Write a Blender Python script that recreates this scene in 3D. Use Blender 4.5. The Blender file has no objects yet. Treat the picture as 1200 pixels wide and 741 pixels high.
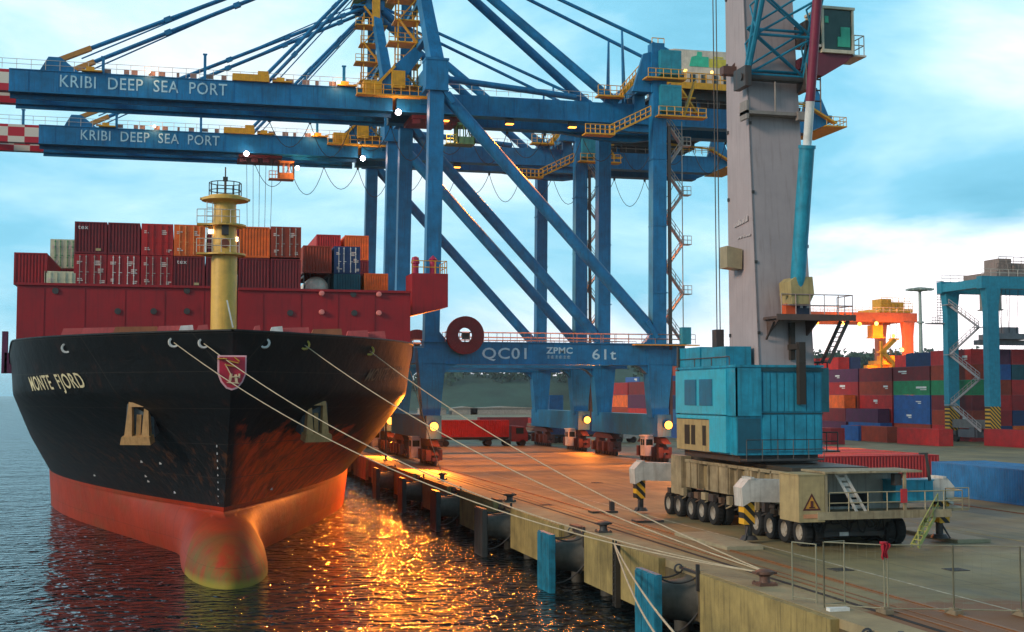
import bpy, math, random
from mathutils import Vector, Matrix
random.seed(7)
S = bpy.context.scene
C = S.collection
R = math.radians
# ------------------------------------------------------------------ camera
FPX, YAW, PITCH = 1540.0, R(14.1), math.atan(91.5/1540)
CAMP = Vector((-22.9, 0, 8))
FW = Vector((math.sin(YAW)*math.cos(PITCH), math.cos(YAW)*math.cos(PITCH), math.sin(PITCH)))
RT = Vector((math.cos(YAW), -math.sin(YAW), 0))
UP = RT.cross(FW)
cd = bpy.data.cameras.new('camera'); cam = bpy.data.objects.new('camera', cd); C.objects.link(cam)
cam.location = CAMP
cam.rotation_euler = Matrix((RT, UP, -FW)).transposed().to_euler()
cd.sensor_width = 36; cd.lens = FPX/1200*36; cd.clip_start = .5; cd.clip_end = 9000
S.camera = cam
S.render.resolution_x = 1024; S.render.resolution_y = 632
# ------------------------------------------------------------------ world
W = bpy.data.worlds.new('World'); S.world = W; W.use_nodes = True
nt = W.node_tree; nt.nodes.clear(); N = nt.nodes.new; Lk = nt.links.new
def M_(op, a, b=None, c=None, clamp=False, tree=None):
    t = tree or nt
    n = t.nodes.new('ShaderNodeMath'); n.operation = op; n.use_clamp = clamp
    for i, v in enumerate((a, b, c)):
        if v is None: continue
        if isinstance(v, (int, float)): n.inputs[i].default_value = v
        else: t.links.new(v, n.inputs[i])
    return n.outputs[0]
SUN_EL, SUN_AZ = R(22), R(250)          # azimuth clockwise from +Y: from the left, a little behind the camera
sky = N('ShaderNodeTexSky'); sky.sky_type = 'NISHITA'; sky.sun_disc = False
sky.sun_elevation = SUN_EL; sky.sun_rotation = SUN_AZ; sky.air_density = 1.2; sky.dust_density = 1.5; sky.ozone_density = 3
tc = N('ShaderNodeTexCoord'); sep = N('ShaderNodeSeparateXYZ'); Lk(tc.outputs['Generated'], sep.inputs[0])
el = M_('ARCSINE', sep.outputs[2])
az = M_('ARCTAN2', sep.outputs[0], sep.outputs[1])
cmb = N('ShaderNodeCombineXYZ'); Lk(az, cmb.inputs[0]); Lk(M_('MULTIPLY', el, 2.6), cmb.inputs[1])
n1 = N('ShaderNodeTexNoise'); n1.inputs['Scale'].default_value = 2.3; n1.inputs['Detail'].default_value = 7; n1.inputs['Roughness'].default_value = .58; n1.inputs['Distortion'].default_value = .35
Lk(cmb.outputs[0], n1.inputs['Vector'])
def gauss(a0, e0, sa, se, amp):
    u = M_('DIVIDE', M_('SUBTRACT', az, a0), sa); v = M_('DIVIDE', M_('SUBTRACT', el, e0), se)
    return M_('MULTIPLY', M_('EXPONENT', M_('MULTIPLY', M_('ADD', M_('MULTIPLY', u, u), M_('MULTIPLY', v, v)), -1)), amp)
cf = n1.outputs['Fac']
for g_ in (gauss(.60, .235, .13, .05, .20), gauss(.52, .14, .16, .030, -.12), gauss(-.02, .26, .16, .07, .09), gauss(.20, .20, .10, .06, .12), gauss(.0, .10, .16, .05, -.02)): cf = M_('ADD', cf, g_)
ramp = N('ShaderNodeValToRGB'); Lk(cf, ramp.inputs[0])
e = ramp.color_ramp.elements
e[0].position = .26; e[0].color = (.14, .46, .64, 1)
e[1].position = .68; e[1].color = (.92, 1.0, 1.05, 1)
m = e.new(.42); m.color = (.24, .62, .82, 1)
m = e.new(.54); m.color = (.50, .83, .98, 1)
# bright break in the cloud low on the right, its lower edge of cloud tilted
aq = M_('MAXIMUM', M_('SUBTRACT', az, .2), 0); edge = M_('ADD', M_('MULTIPLY', M_('MULTIPLY', aq, aq), .37), .082)
wob = M_('MULTIPLY', M_('SUBTRACT', n1.outputs['Fac'], .5), .16)
d = M_('SUBTRACT', M_('ADD', edge, wob), el)
brk = M_('MULTIPLY', d, 16, clamp=True)
azm = M_('MULTIPLY', M_('SUBTRACT', az, .10), 9, clamp=True)
azm2 = M_('SUBTRACT', 1, M_('MULTIPLY', M_('SUBTRACT', az, .9), 2, clamp=True), clamp=True)
brk = M_('MULTIPLY', M_('MULTIPLY', brk, azm), azm2)
mx = N('ShaderNodeMix'); mx.data_type = 'RGBA'; Lk(brk, mx.inputs['Factor']); Lk(ramp.outputs[0], mx.inputs['A']); mx.inputs['B'].default_value = (1.55, 1.42, 1.45, 1)
bgC = N('ShaderNodeBackground'); Lk(mx.outputs['Result'], bgC.inputs[0]); bgC.inputs[1].default_value = 1.0
bgS = N('ShaderNodeBackground'); Lk(sky.outputs[0], bgS.inputs[0]); bgS.inputs[1].default_value = .06
# unseen sky overhead and behind the camera dimmed for contrast, left bright ahead
hi = M_('SUBTRACT', 1, M_('MULTIPLY', M_('MULTIPLY', M_('SUBTRACT', el, .34), 2.2, clamp=True), .62))
bk = M_('SUBTRACT', 1, M_('MULTIPLY', M_('MULTIPLY', M_('MULTIPLY', sep.outputs[1], -1), 2.0, clamp=True), .25))
Lk(M_('MULTIPLY', M_('MULTIPLY', hi, bk), 1.16), bgC.inputs[1])
ms = N('ShaderNodeMixShader'); ms.inputs[0].default_value = .85; Lk(bgS.outputs[0], ms.inputs[1]); Lk(bgC.outputs[0], ms.inputs[2])
wo = N('ShaderNodeOutputWorld'); Lk(ms.outputs[0], wo.inputs[0])
sl = bpy.data.lights.new('sun', 'SUN'); sl.energy = 1.9; sl.angle = R(12); sl.color = (1, .80, .60)
so = bpy.data.objects.new('sun', sl); C.objects.link(so)
sd = Vector((math.sin(SUN_AZ)*math.cos(SUN_EL), math.cos(SUN_AZ)*math.cos(SUN_EL), math.sin(SUN_EL)))
so.rotation_euler = sd.to_track_quat('Z', 'Y').to_euler()
S.view_settings.view_transform = 'Standard'; S.view_settings.look = 'None'
S.view_settings.exposure = .2; S.view_settings.gamma = 1
# ------------------------------------------------------------------ helpers
def at(px, py, X=None, Y=None, z=None):
    d = FW*FPX + RT*(px-600) + UP*(370.5-py)
    if Y is not None: t = (Y-CAMP.y)/d.y
    elif X is not None: t = (X-CAMP.x)/d.x
    else: t = (z-CAMP.z)/d.z
    return CAMP + d*t
MATS = {}
def mat(name, col, rough=.55, metal=0, var=.25, scale=1.5, streak=.25, col2=None, bump=0, bscale=20, coat=0):
    """procedural paint: blotches, vertical weather streaks, fine bump"""
    if name in MATS: return MATS[name]
    m = bpy.data.materials.new(name); m.use_nodes = True; t = m.node_tree; n = t.nodes; l = t.links
    b = n['Principled BSDF']; b.inputs['Roughness'].default_value = rough; b.inputs['Metallic'].default_value = metal
    tc = n.new('ShaderNodeTexCoord'); geo = n.new('ShaderNodeObjectInfo')
    no = n.new('ShaderNodeTexNoise'); no.inputs['Scale'].default_value = scale; no.inputs['Detail'].default_value = 5; no.inputs['Roughness'].default_value = .65
    l.new(tc.outputs['Object'], no.inputs['Vector'])
    mp = n.new('ShaderNodeMapping'); mp.inputs['Scale'].default_value = (3.5, 3.5, .22); l.new(tc.outputs['Object'], mp.inputs[0])
    ns = n.new('ShaderNodeTexNoise'); ns.inputs['Scale'].default_value = 1.6; ns.inputs['Detail'].default_value = 4; l.new(mp.outputs[0], ns.inputs['Vector'])
    r1 = n.new('ShaderNodeMapRange'); r1.inputs[1].default_value = .3; r1.inputs[2].default_value = .7; r1.inputs[3].default_value = 1-var; r1.inputs[4].default_value = 1+var*.5
    l.new(no.outputs['Fac'], r1.inputs[0])
    r2 = n.new('ShaderNodeMapRange'); r2.inputs[1].default_value = .52; r2.inputs[2].default_value = .75; r2.inputs[3].default_value = 0; r2.inputs[4].default_value = streak
    l.new(ns.outputs['Fac'], r2.inputs[0])
    mul = n.new('ShaderNodeVectorMath'); mul.operation = 'SCALE'; mul.inputs[0].default_value = col[:3]; l.new(r1.outputs[0], mul.inputs['Scale'])
    mi = n.new('ShaderNodeMix'); mi.data_type = 'RGBA'; l.new(r2.outputs[0], mi.inputs['Factor']); l.new(mul.outputs[0], mi.inputs['A'])
    mi.inputs['B'].default_value = (*(col2 or (col[0]*.35+.02, col[1]*.3+.012, col[2]*.3+.008)), 1)
    l.new(mi.outputs['Result'], b.inputs['Base Color'])
    rr = n.new('ShaderNodeMapRange'); rr.inputs[3].default_value = rough-.12; rr.inputs[4].default_value = min(1, rough+.15); l.new(no.outputs['Fac'], rr.inputs[0]); l.new(rr.outputs[0], b.inputs['Roughness'])
    if bump:
        nb = n.new('ShaderNodeTexNoise'); nb.inputs['Scale'].default_value = bscale; nb.inputs['Detail'].default_value = 4; l.new(tc.outputs['Object'], nb.inputs['Vector'])
        bp = n.new('ShaderNodeBump'); bp.inputs['Strength'].default_value = bump; bp.inputs['Distance'].default_value = .03; l.new(nb.outputs['Fac'], bp.inputs['Height']); l.new(bp.outputs[0], b.inputs['Normal'])
    MATS[name] = m; return m
def emat(name, col, s):
    if name in MATS: return MATS[name]
    m = bpy.data.materials.new(name); m.use_nodes = True; b = m.node_tree.nodes['Principled BSDF']
    b.inputs['Base Color'].default_value = (*col, 1); b.inputs['Emission Color'].default_value = (*col, 1); b.inputs['Emission Strength'].default_value = s
    MATS[name] = m; return m
def striped(name, ca, cb, n_per_m=2.2, axis=(1, 0, 1)):
    """diagonal hazard stripes painted on the part"""
    m = bpy.data.materials.new(name); m.use_nodes = True; t = m.node_tree; n = t.nodes; l = t.links
    tc = n.new('ShaderNodeTexCoord'); dp = n.new('ShaderNodeVectorMath'); dp.operation = 'DOT_PRODUCT'; dp.inputs[1].default_value = axis; l.new(tc.outputs['Object'], dp.inputs[0])
    f = M_('FRACT', M_('MULTIPLY', dp.outputs['Value'], n_per_m, tree=t), tree=t); g = M_('GREATER_THAN', f, .5, tree=t)
    mi = n.new('ShaderNodeMix'); mi.data_type = 'RGBA'; l.new(g, mi.inputs['Factor']); mi.inputs['A'].default_value = (*ca, 1); mi.inputs['B'].default_value = (*cb, 1)
    l.new(mi.outputs['Result'], n['Principled BSDF'].inputs['Base Color']); n['Principled BSDF'].inputs['Roughness'].default_value = .6
    return m
def checker(name, ca, cb, size):
    m = bpy.data.materials.new(name); m.use_nodes = True; t = m.node_tree; n = t.nodes; l = t.links
    tc = n.new('ShaderNodeTexCoord'); sp = n.new('ShaderNodeSeparateXYZ'); l.new(tc.outputs['Object'], sp.inputs[0])
    fx = M_('GREATER_THAN', M_('FRACT', M_('MULTIPLY', sp.outputs[0], .5/size[0], tree=t), tree=t), .5, tree=t)
    fz = M_('GREATER_THAN', M_('FRACT', M_('MULTIPLY', sp.outputs[2], .5/size[1], tree=t), tree=t), .5, tree=t)
    g = M_('ABSOLUTE', M_('SUBTRACT', fx, fz, tree=t), tree=t)
    mi = n.new('ShaderNodeMix'); mi.data_type = 'RGBA'; l.new(g, mi.inputs['Factor']); mi.inputs['A'].default_value = (*ca, 1); mi.inputs['B'].default_value = (*cb, 1)
    l.new(mi.outputs['Result'], n['Principled BSDF'].inputs['Base Color']); n['Principled BSDF'].inputs['Roughness'].default_value = .5
    return m
def tag(o, label=None, cat=None, group=None, kind=None):
    if label: o['label'] = label
    if cat: o['category'] = cat
    if group: o['group'] = group
    if kind: o['kind'] = kind
    return o
def thing(name, loc, label, cat, group=None):
    o = bpy.data.objects.new(name, None); o.empty_display_size = .5; C.objects.link(o); o.location = loc
    return tag(o, label, cat, group)
def wloc(p):
    v = Vector((0, 0, 0))
    while p is not None: v += p.location; p = p.parent
    return v
class MB:
    """collects shapes given in world coordinates; build() links them as one mesh"""
    def __init__(s): s.v = []; s.f = []
    def add(s, vs, fs):
        k = len(s.v); s.v += [tuple(v) for v in vs]; s.f += [tuple(i+k for i in f) for f in fs]; return s
    def box(s, x0, x1, y0, y1, z0, z1):
        if x0 > x1: x0, x1 = x1, x0
        if y0 > y1: y0, y1 = y1, y0
        return s.add([(x0,y0,z0),(x1,y0,z0),(x1,y1,z0),(x0,y1,z0),(x0,y0,z1),(x1,y0,z1),(x1,y1,z1),(x0,y1,z1)],
            [(0,3,2,1),(4,5,6,7),(0,1,5,4),(1,2,6,5),(2,3,7,6),(3,0,4,7)])
    def cbox(s, x, y, z, sx, sy, sz): return s.box(x-sx/2, x+sx/2, y-sy/2, y+sy/2, z-sz/2, z+sz/2)
    def frame(s, p, q):
        p, q = Vector(p), Vector(q); d = (q-p).normalized()
        u = Vector((0,0,1)) if abs(d.z) < .95 else Vector((0,1,0))
        a = d.cross(u).normalized(); b = a.cross(d).normalized(); return p, q, a, b
    def beam(s, p, q, w, h, w2=None, h2=None):
        p, q, a, b = s.frame(p, q); w2 = w2 or w; h2 = h2 or h; vs = []
        for c, ww, hh in ((p, w, h), (q, w2, h2)):
            for i, j in ((-1,-1),(1,-1),(1,1),(-1,1)): vs.append(c + a*ww/2*i + b*hh/2*j)
        return s.add(vs, [(0,1,2,3),(7,6,5,4),(0,4,5,1),(1,5,6,2),(2,6,7,3),(3,7,4,0)])
    def tube(s, p, q, r, r2=None, n=10, cap=True):
        p, q, a, b = s.frame(p, q); r2 = r if r2 is None else r2; vs = []
        for c, rr in ((p, r), (q, r2)):
            for i in range(n): t = 2*math.pi*i/n; vs.append(c + a*math.cos(t)*rr + b*math.sin(t)*rr)
        fs = [(i, i+n, (i+1) % n + n, (i+1) % n) for i in range(n)]
        if cap: fs += [tuple(range(n)), tuple(range(2*n-1, n-1, -1))]
        return s.add(vs, fs)
    def path(s, pts, r, n=6):
        for a, b in zip(pts, pts[1:]): s.tube(a, b, r, n=n, cap=False)
        return s
    def lathe(s, prof, c, n=24, axis='z'):
        vs = []; fs = []
        for r, h in prof:
            for i in range(n):
                t = 2*math.pi*i/n; x, y = r*math.cos(t), r*math.sin(t)
                v = (x, y, h) if axis == 'z' else ((h, x, y) if axis == 'x' else (x, h, y))
                vs.append((c[0]+v[0], c[1]+v[1], c[2]+v[2]))
        for k in range(len(prof)-1):
            for i in range(n): fs.append((k*n+i, k*n+(i+1) % n, (k+1)*n+(i+1) % n, (k+1)*n+i))
        return s.add(vs, fs)
    def prism(s, poly, axis, a, b):
        n = len(poly); vs = []
        for h in (a, b):
            for u, v in poly: vs.append({'x': (h, u, v), 'y': (u, h, v), 'z': (u, v, h)}[axis])
        return s.add(vs, [tuple(range(n)), tuple(range(2*n-1, n-1, -1))] + [(i, i+n, (i+1) % n+n, (i+1) % n) for i in range(n)])
    def rail(s, pts, h=1.1, step=2.0, r=.04, mid=1):
        """handrail along a polyline"""
        for a, b in zip(pts, pts[1:]):
            a, b = Vector(a), Vector(b); L = (b-a).length; n = max(1, int(L/step))
            for k in range(1, mid+2): hh = Vector((0,0,h*k/(mid+1))); s.tube(a+hh, b+hh, r, n=4, cap=False)
            for i in range(n+1): p = a.lerp(b, i/n); s.tube(p, p+Vector((0,0,h)), r, n=4, cap=False)
        return s
    def build(s, name, m=None, parent=None, smooth=False, label=None):
        o = wloc(parent)
        me = bpy.data.meshes.new(name); me.from_pydata([(v[0]-o.x, v[1]-o.y, v[2]-o.z) for v in s.v], [], s.f)
        import bmesh
        bm = bmesh.new(); bm.from_mesh(me); bmesh.ops.recalc_face_normals(bm, faces=bm.faces); bm.to_mesh(me); bm.free()
        if m: me.materials.append(m)
        if smooth: me.shade_smooth() if hasattr(me, 'shade_smooth') else [setattr(p, 'use_smooth', True) for p in me.polygons]
        if smooth == 'auto':
            try: me.set_sharp_from_angle(angle=R(35))
            except Exception: pass
        ob = bpy.data.objects.new(name, me); C.objects.link(ob)
        if parent: ob.parent = parent
        if label: ob['label'] = label
        return ob
def copy_tree(o, parent=None):
    c = o.copy(); C.objects.link(c); c.parent = parent
    for ch in list(o.children): copy_tree(ch, c)
    return c
def text_mb(body, size, ext=.02, bold=0):
    """letters as a mesh lying in the xy plane, baseline at 0; returns verts, faces, width"""
    cu = bpy.data.curves.new('t', 'FONT'); cu.body = body; cu.size = size; cu.extrude = ext; cu.offset = bold; cu.space_character = 1.08; cu.resolution_u = 3
    ob = bpy.data.objects.new('t', cu); C.objects.link(ob)
    dg = bpy.context.evaluated_depsgraph_get(); me = bpy.data.meshes.new_from_object(ob.evaluated_get(dg))
    vs = [v.co.copy() for v in me.vertices]; fs = [tuple(p.vertices) for p in me.polygons]
    bpy.data.objects.remove(ob); bpy.data.curves.remove(cu); bpy.data.meshes.remove(me)
    x0 = min(v.x for v in vs); w = max(v.x for v in vs)-x0
    for v in vs: v.x -= x0
    return vs, fs, w
def lettering(body, p, xdir, zdir, width, height, m, parent, name='lettering', ext=.03, bold=0):
    """letters on a plane: start p, given total width and cap height"""
    vs, fs, w = text_mb(body, 1, 0.0, bold); hh = max(v.y for v in vs)
    xd, zd = Vector(xdir), Vector(zdir); nn = xd.cross(zd).normalized()
    mb = MB(); mb.add([Vector(p) + xd*v.x/w*width + zd*v.y/hh*height + nn*ext for v in vs], fs)
    return mb.build(name, m, parent)
def spot_light(p, energy, parent, aim, size=150, col=(1, .25, .02), r=.4):
    ld = bpy.data.lights.new('lamp_beam', 'SPOT'); ld.energy = energy; ld.color = col; ld.shadow_soft_size = r; ld.spot_size = R(size); ld.spot_blend = .6
    lo = bpy.data.objects.new('lamp_beam', ld); C.objects.link(lo); lo.parent = parent; lo.location = Vector(p)-wloc(parent)
    lo.rotation_euler = (-Vector(aim)).to_track_quat('Z', 'Y').to_euler(); return lo
def lamp_light(p, energy, parent, col=(1, .20, .012), r=.35):
    ld = bpy.data.lights.new('lamp_light', 'POINT'); ld.energy = energy; ld.color = col; ld.shadow_soft_size = r
    lo = bpy.data.objects.new('lamp_light', ld); C.objects.link(lo); lo.parent = parent; lo.location = Vector(p)-wloc(parent); return lo
# ------------------------------------------------------------------ materials
BLUE = mat('crane_blue_paint', (.003, .17, .40), .45, var=.4, scale=.5, streak=.55, col2=(.015, .05, .09))
YEL = mat('safety_yellow_paint', (.75, .36, .012), .5, streak=.35, col2=(.25, .08, .02))
RAILW = mat('pale_rail_paint', (.62, .55, .48), .5)
CREAM = mat('cream_panel', (.72, .66, .55), .5, streak=.35)
WHT = mat('white_paint', (.75, .75, .73), .45)
STEEL = mat('dark_steel', (.05, .045, .045), .5, streak=.4, col2=(.14, .05, .02))
TYRE = mat('tyre_rubber', (.012, .012, .013), .75, bump=.4)
ROPE = mat('mooring_rope', (.55, .45, .31), .8, bump=.5, bscale=30)
REDREEL = mat('reel_red_paint', (.20, .012, .015), .5)
LETTER = mat('pale_blue_letters', (.42, .68, .82), .5, streak=.1)
GLASS = mat('cab_glass', (.015, .03, .035), .08, var=.1, streak=0)
SODIUM = emat('sodium_lamp', (1, .33, .04), 5)
WARMW = emat('warm_white_lamp', (1, .6, .32), 6)
ORL = emat('lit_window', (1, .62, .15), 3)
CON = {}
for k, c, q in [('dark red', (.36,.007,.012), .5), ('maroon', (.19,.008,.016), .55), ('bright red', (.52,.014,.014), .5), ('blue', (.010,.10,.36), .5), ('navy blue', (.012,.045,.15), .55),
             ('brown', (.34,.04,.014), .6), ('orange', (.85,.14,.012), .5), ('green', (.012,.25,.10), .55), ('teal', (.01,.10,.14), .55), ('pale cream', (.62,.60,.42), .5), ('purple', (.10,.015,.07), .55), ('sky blue', (.012,.17,.42), .45)]:
    CON[k] = mat('container_'+k.replace(' ', '_'), c, q, var=.35, scale=.8, streak=.35)
# ------------------------------------------------------------------ ground, water, hills
WL = -3.45
def water_mat():
    m = bpy.data.materials.new('harbour_water'); m.use_nodes = True; t = m.node_tree; n = t.nodes; l = t.links; b = n['Principled BSDF']
    b.inputs['Base Color'].default_value = (.002, .008, .011, 1); b.inputs['Roughness'].default_value = .085; b.inputs['IOR'].default_value = 1.33
    tc = n.new('ShaderNodeTexCoord'); mp = n.new('ShaderNodeMapping'); mp.inputs['Rotation'].default_value = (0, 0, R(12)); mp.inputs['Scale'].default_value = (.8, 1.15, 1); l.new(tc.outputs['Object'], mp.inputs[0])
    a = n.new('ShaderNodeTexNoise'); a.inputs['Scale'].default_value = .95; a.inputs['Detail'].default_value = 2.5; a.inputs['Roughness'].default_value = .5; a.inputs['Distortion'].default_value = .6; l.new(mp.outputs[0], a.inputs['Vector'])
    c = n.new('ShaderNodeTexNoise'); c.inputs['Scale'].default_value = .12; c.inputs['Detail'].default_value = 2; l.new(mp.outputs[0], c.inputs['Vector'])
    h = M_('ADD', a.outputs['Fac'], M_('MULTIPLY', c.outputs['Fac'], 1.6, tree=t), tree=t)
    bp = n.new('ShaderNodeBump'); bp.inputs['Strength'].default_value = 1; bp.inputs['Distance'].default_value = 1.15; l.new(h, bp.inputs['Height']); l.new(bp.outputs[0], b.inputs['Normal'])
    return m
mb = MB(); mb.add([(-5000,-600,WL),(5000,-600,WL),(5000,7000,WL),(-5000,7000,WL)], [(0,1,2,3)]); tag(mb.build('water', water_mat()), kind='structure')
def ground_mat():
    m = bpy.data.materials.new('apron_concrete'); m.use_nodes = True; t = m.node_tree; n = t.nodes; l = t.links; b = n['Principled BSDF']
    tc = n.new('ShaderNodeTexCoord'); sp = n.new('ShaderNodeSeparateXYZ'); l.new(tc.outputs['Object'], sp.inputs[0])
    def noise(s, d, sc=(1,1,1)):
        mp = n.new('ShaderNodeMapping'); mp.inputs['Scale'].default_value = sc; l.new(tc.outputs['Object'], mp.inputs[0])
        q = n.new('ShaderNodeTexNoise'); q.inputs['Scale'].default_value = s; q.inputs['Detail'].default_value = d; q.inputs['Roughness'].default_value = .62; l.new(mp.outputs[0], q.inputs['Vector']); return q.outputs['Fac']
    r = n.new('ShaderNodeValToRGB'); l.new(noise(.16, 7), r.inputs[0]); e = r.color_ramp.elements
    e[0].position = .3; e[0].color = (.14, .105, .045, 1); e[1].position = .7; e[1].color = (.31, .24, .11, 1)
    # tyre-dark bands along the quay and blotchy stains
    st = n.new('ShaderNodeMapRange'); st.inputs[1].default_value = .50; st.inputs[2].default_value = .68; st.inputs[4].default_value = .8; l.new(noise(.28, 5, (1, .14, 1)), st.inputs[0])
    m1 = n.new('ShaderNodeMix'); m1.data_type = 'RGBA'; l.new(st.outputs[0], m1.inputs['Factor']); l.new(r.outputs[0], m1.inputs['A']); m1.inputs['B'].default_value = (.10, .085, .06, 1)
    tm_ = n.new('ShaderNodeMapRange'); tm_.inputs[1].default_value = .60; tm_.inputs[2].default_value = .66; tm_.inputs[4].default_value = .45; l.new(noise(1.1, 3, (1, .035, 1)), tm_.inputs[0])
    mt = n.new('ShaderNodeMix'); mt.data_type = 'RGBA'; l.new(tm_.outputs[0], mt.inputs['Factor']); l.new(m1.outputs['Result'], mt.inputs['A']); mt.inputs['B'].default_value = (.06, .05, .04, 1); m1 = mt
    # slab joints 6 m apart
    def joint(out, per, w): return M_('LESS_THAN', M_('ABSOLUTE', M_('SUBTRACT', M_('FRACT', M_('DIVIDE', out, per, tree=t), tree=t), .5, tree=t), tree=t), w/per/2, tree=t)
    j = M_('MAXIMUM', joint(sp.outputs[0], 6.5, .07), joint(sp.outputs[1], 9, .07), tree=t)
    m2 = n.new('ShaderNodeMix'); m2.data_type = 'RGBA'; l.new(M_('MULTIPLY', j, .6, tree=t), m2.inputs['Factor']); l.new(m1.outputs['Result'], m2.inputs['A']); m2.inputs['B'].default_value = (.05, .04, .03, 1)
    # rust brown puddle stain at the fence
    dx = M_('MULTIPLY', M_('SUBTRACT', sp.outputs[0], 5.4, tree=t), .13, tree=t); dy = M_('MULTIPLY', M_('SUBTRACT', sp.outputs[1], 41.8, tree=t), .15, tree=t)
    dd = M_('SQRT', M_('ADD', M_('MULTIPLY', dx, dx, tree=t), M_('MULTIPLY', dy, dy, tree=t), tree=t), tree=t)
    dd = M_('ADD', dd, M_('MULTIPLY', noise(.9, 5), .9, tree=t), tree=t)
    sr = n.new('ShaderNodeMapRange'); sr.inputs[1].default_value = 1.0; sr.inputs[2].default_value = 1.2; sr.inputs[3].default_value = .85; sr.inputs[4].default_value = 0; l.new(dd, sr.inputs[0])
    m3 = n.new('ShaderNodeMix'); m3.data_type = 'RGBA'; l.new(sr.outputs[0], m3.inputs['Factor']); l.new(m2.outputs['Result'], m3.inputs['A']); m3.inputs['B'].default_value = (.20, .06, .006, 1)
    l.new(m3.outputs['Result'], b.inputs['Base Color'])
    rr = n.new('ShaderNodeMapRange'); rr.inputs[3].default_value = .45; rr.inputs[4].default_value = .9; l.new(noise(.35, 4), rr.inputs[0]); l.new(rr.outputs[0], b.inputs['Roughness'])
    bp = n.new('ShaderNodeBump'); bp.inputs['Strength'].default_value = .35; bp.inputs['Distance'].default_value = .02; l.new(noise(9, 5), bp.inputs['Height']); l.new(bp.outputs[0], b.inputs['Normal'])
    return m
GROUND = ground_mat()
mb = MB(); mb.box(1.6, 4500, -500, 520, -2.2, 0); tag(mb.build('ground', GROUND), kind='structure')
COPE = mat('cope_concrete', (.34, .26, .14), .8, var=.35, scale=.5, streak=.2, bump=.5)
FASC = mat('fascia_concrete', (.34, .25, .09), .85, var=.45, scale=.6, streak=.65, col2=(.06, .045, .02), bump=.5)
mb = MB(); mb.box(0, 1.6, -500, 520, -.35, .004); tag(mb.build('quay_edge', COPE), kind='structure')
# quay wall: fascia slabs between the fender recesses, dark back wall and piles below
qw = thing('quay_wall', (0, 60, 0), 'stained ochre concrete quay wall with fenders and dark piles below', 'quay wall')
FY = [23.2+17.4*i for i in range(14)]
for i, y in enumerate(FY):
    mb = MB(); a, b2 = y+2.6, y+17.4-2.6
    mb.box(-.35, 0, a, b2, -2.75, -.02 if i % 2 else .06)
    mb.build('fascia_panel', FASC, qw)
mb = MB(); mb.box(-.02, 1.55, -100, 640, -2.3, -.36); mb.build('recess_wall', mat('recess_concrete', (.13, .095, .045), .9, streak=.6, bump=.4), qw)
mb = MB(); mb.box(2.2, 3, -100, 640, -8, -2.3); mb.build('back_wall', mat('underdeck_shade', (.02, .02, .018), .7), qw)  # near-black wall holds the shade of the void under the deck
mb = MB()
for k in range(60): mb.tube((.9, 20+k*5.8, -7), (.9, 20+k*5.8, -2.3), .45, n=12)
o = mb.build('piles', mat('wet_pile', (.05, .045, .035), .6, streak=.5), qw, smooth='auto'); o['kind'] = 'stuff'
# distant land
def hill(name, x0, x1, y, depth, hfun, m):
    nx, ny = 90, 12; vs = []; fs = []
    for j in range(ny+1):
        for i in range(nx+1):
            u = i/nx; v = j/ny; x = x0+(x1-x0)*u
            vs.append((x, y+depth*v, -4 + (hfun(u)+4)*min(1, math.sin(v*math.pi/2)*1.15)))
    for j in range(ny):
        for i in range(nx): a = j*(nx+1)+i; fs.append((a, a+1, a+nx+2, a+nx+1))
    return tag(MB().add(vs, fs).build(name, m, smooth=True), kind='structure')
FOREST = mat('forest_slope', (.035, .09, .065), .9, var=.5, scale=.04, streak=0)
hl = hill('headland', 95, 640, 900, 160, lambda u: 30*min(1, u*6)*(1-.25*math.sin(u*5)), FOREST)
hr = hill('wooded_hills', 250, 1900, 760, 200, lambda u: 29+4*math.sin(u*9)+3*math.sin(u*23), FOREST)
def treeline(name, n, xf, label):
    mb = MB(); rr = random.Random(5)
    for _ in range(n):
        x, y, z, s = xf(rr)
        for _ in range(14):
            cx, cy, cz = x+rr.gauss(0, s*.32), y+rr.gauss(0, s*.3), z+rr.gauss(0, s*.28); q = s*rr.uniform(.10, .24)
            vs = [(cx+rr.uniform(-q, q), cy+rr.uniform(-q, q), cz+rr.uniform(-q, q)) for _ in range(7)]
            mb.add(vs, [(0,1,2),(2,3,4),(4,5,6),(0,3,5),(1,4,6),(2,5,0)])
    return tag(mb.build(name, mat('far_foliage', (.04, .095, .06), .9, var=.6, scale=.1, streak=0)), label, 'woodland', kind='stuff')
treeline('woodland', 350, lambda r: (lambda u: (95+545*u, 990+r.uniform(-25, 25), 30*min(1, u*6)*(1-.25*math.sin(u*5))+r.uniform(-3, 4), r.uniform(6, 11)))(r.random()), 'dark wooded crest of the far headland seen through the crane legs')
treeline('woodland', 1500, lambda r: (lambda x: (x, 740+r.uniform(0, 40), 20+5*math.sin((x-250)/1650*9)+r.uniform(0, 7), r.uniform(5, 10)))(r.uniform(250, 900)), 'dark green woodland along the ridge behind the container yard')
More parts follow.
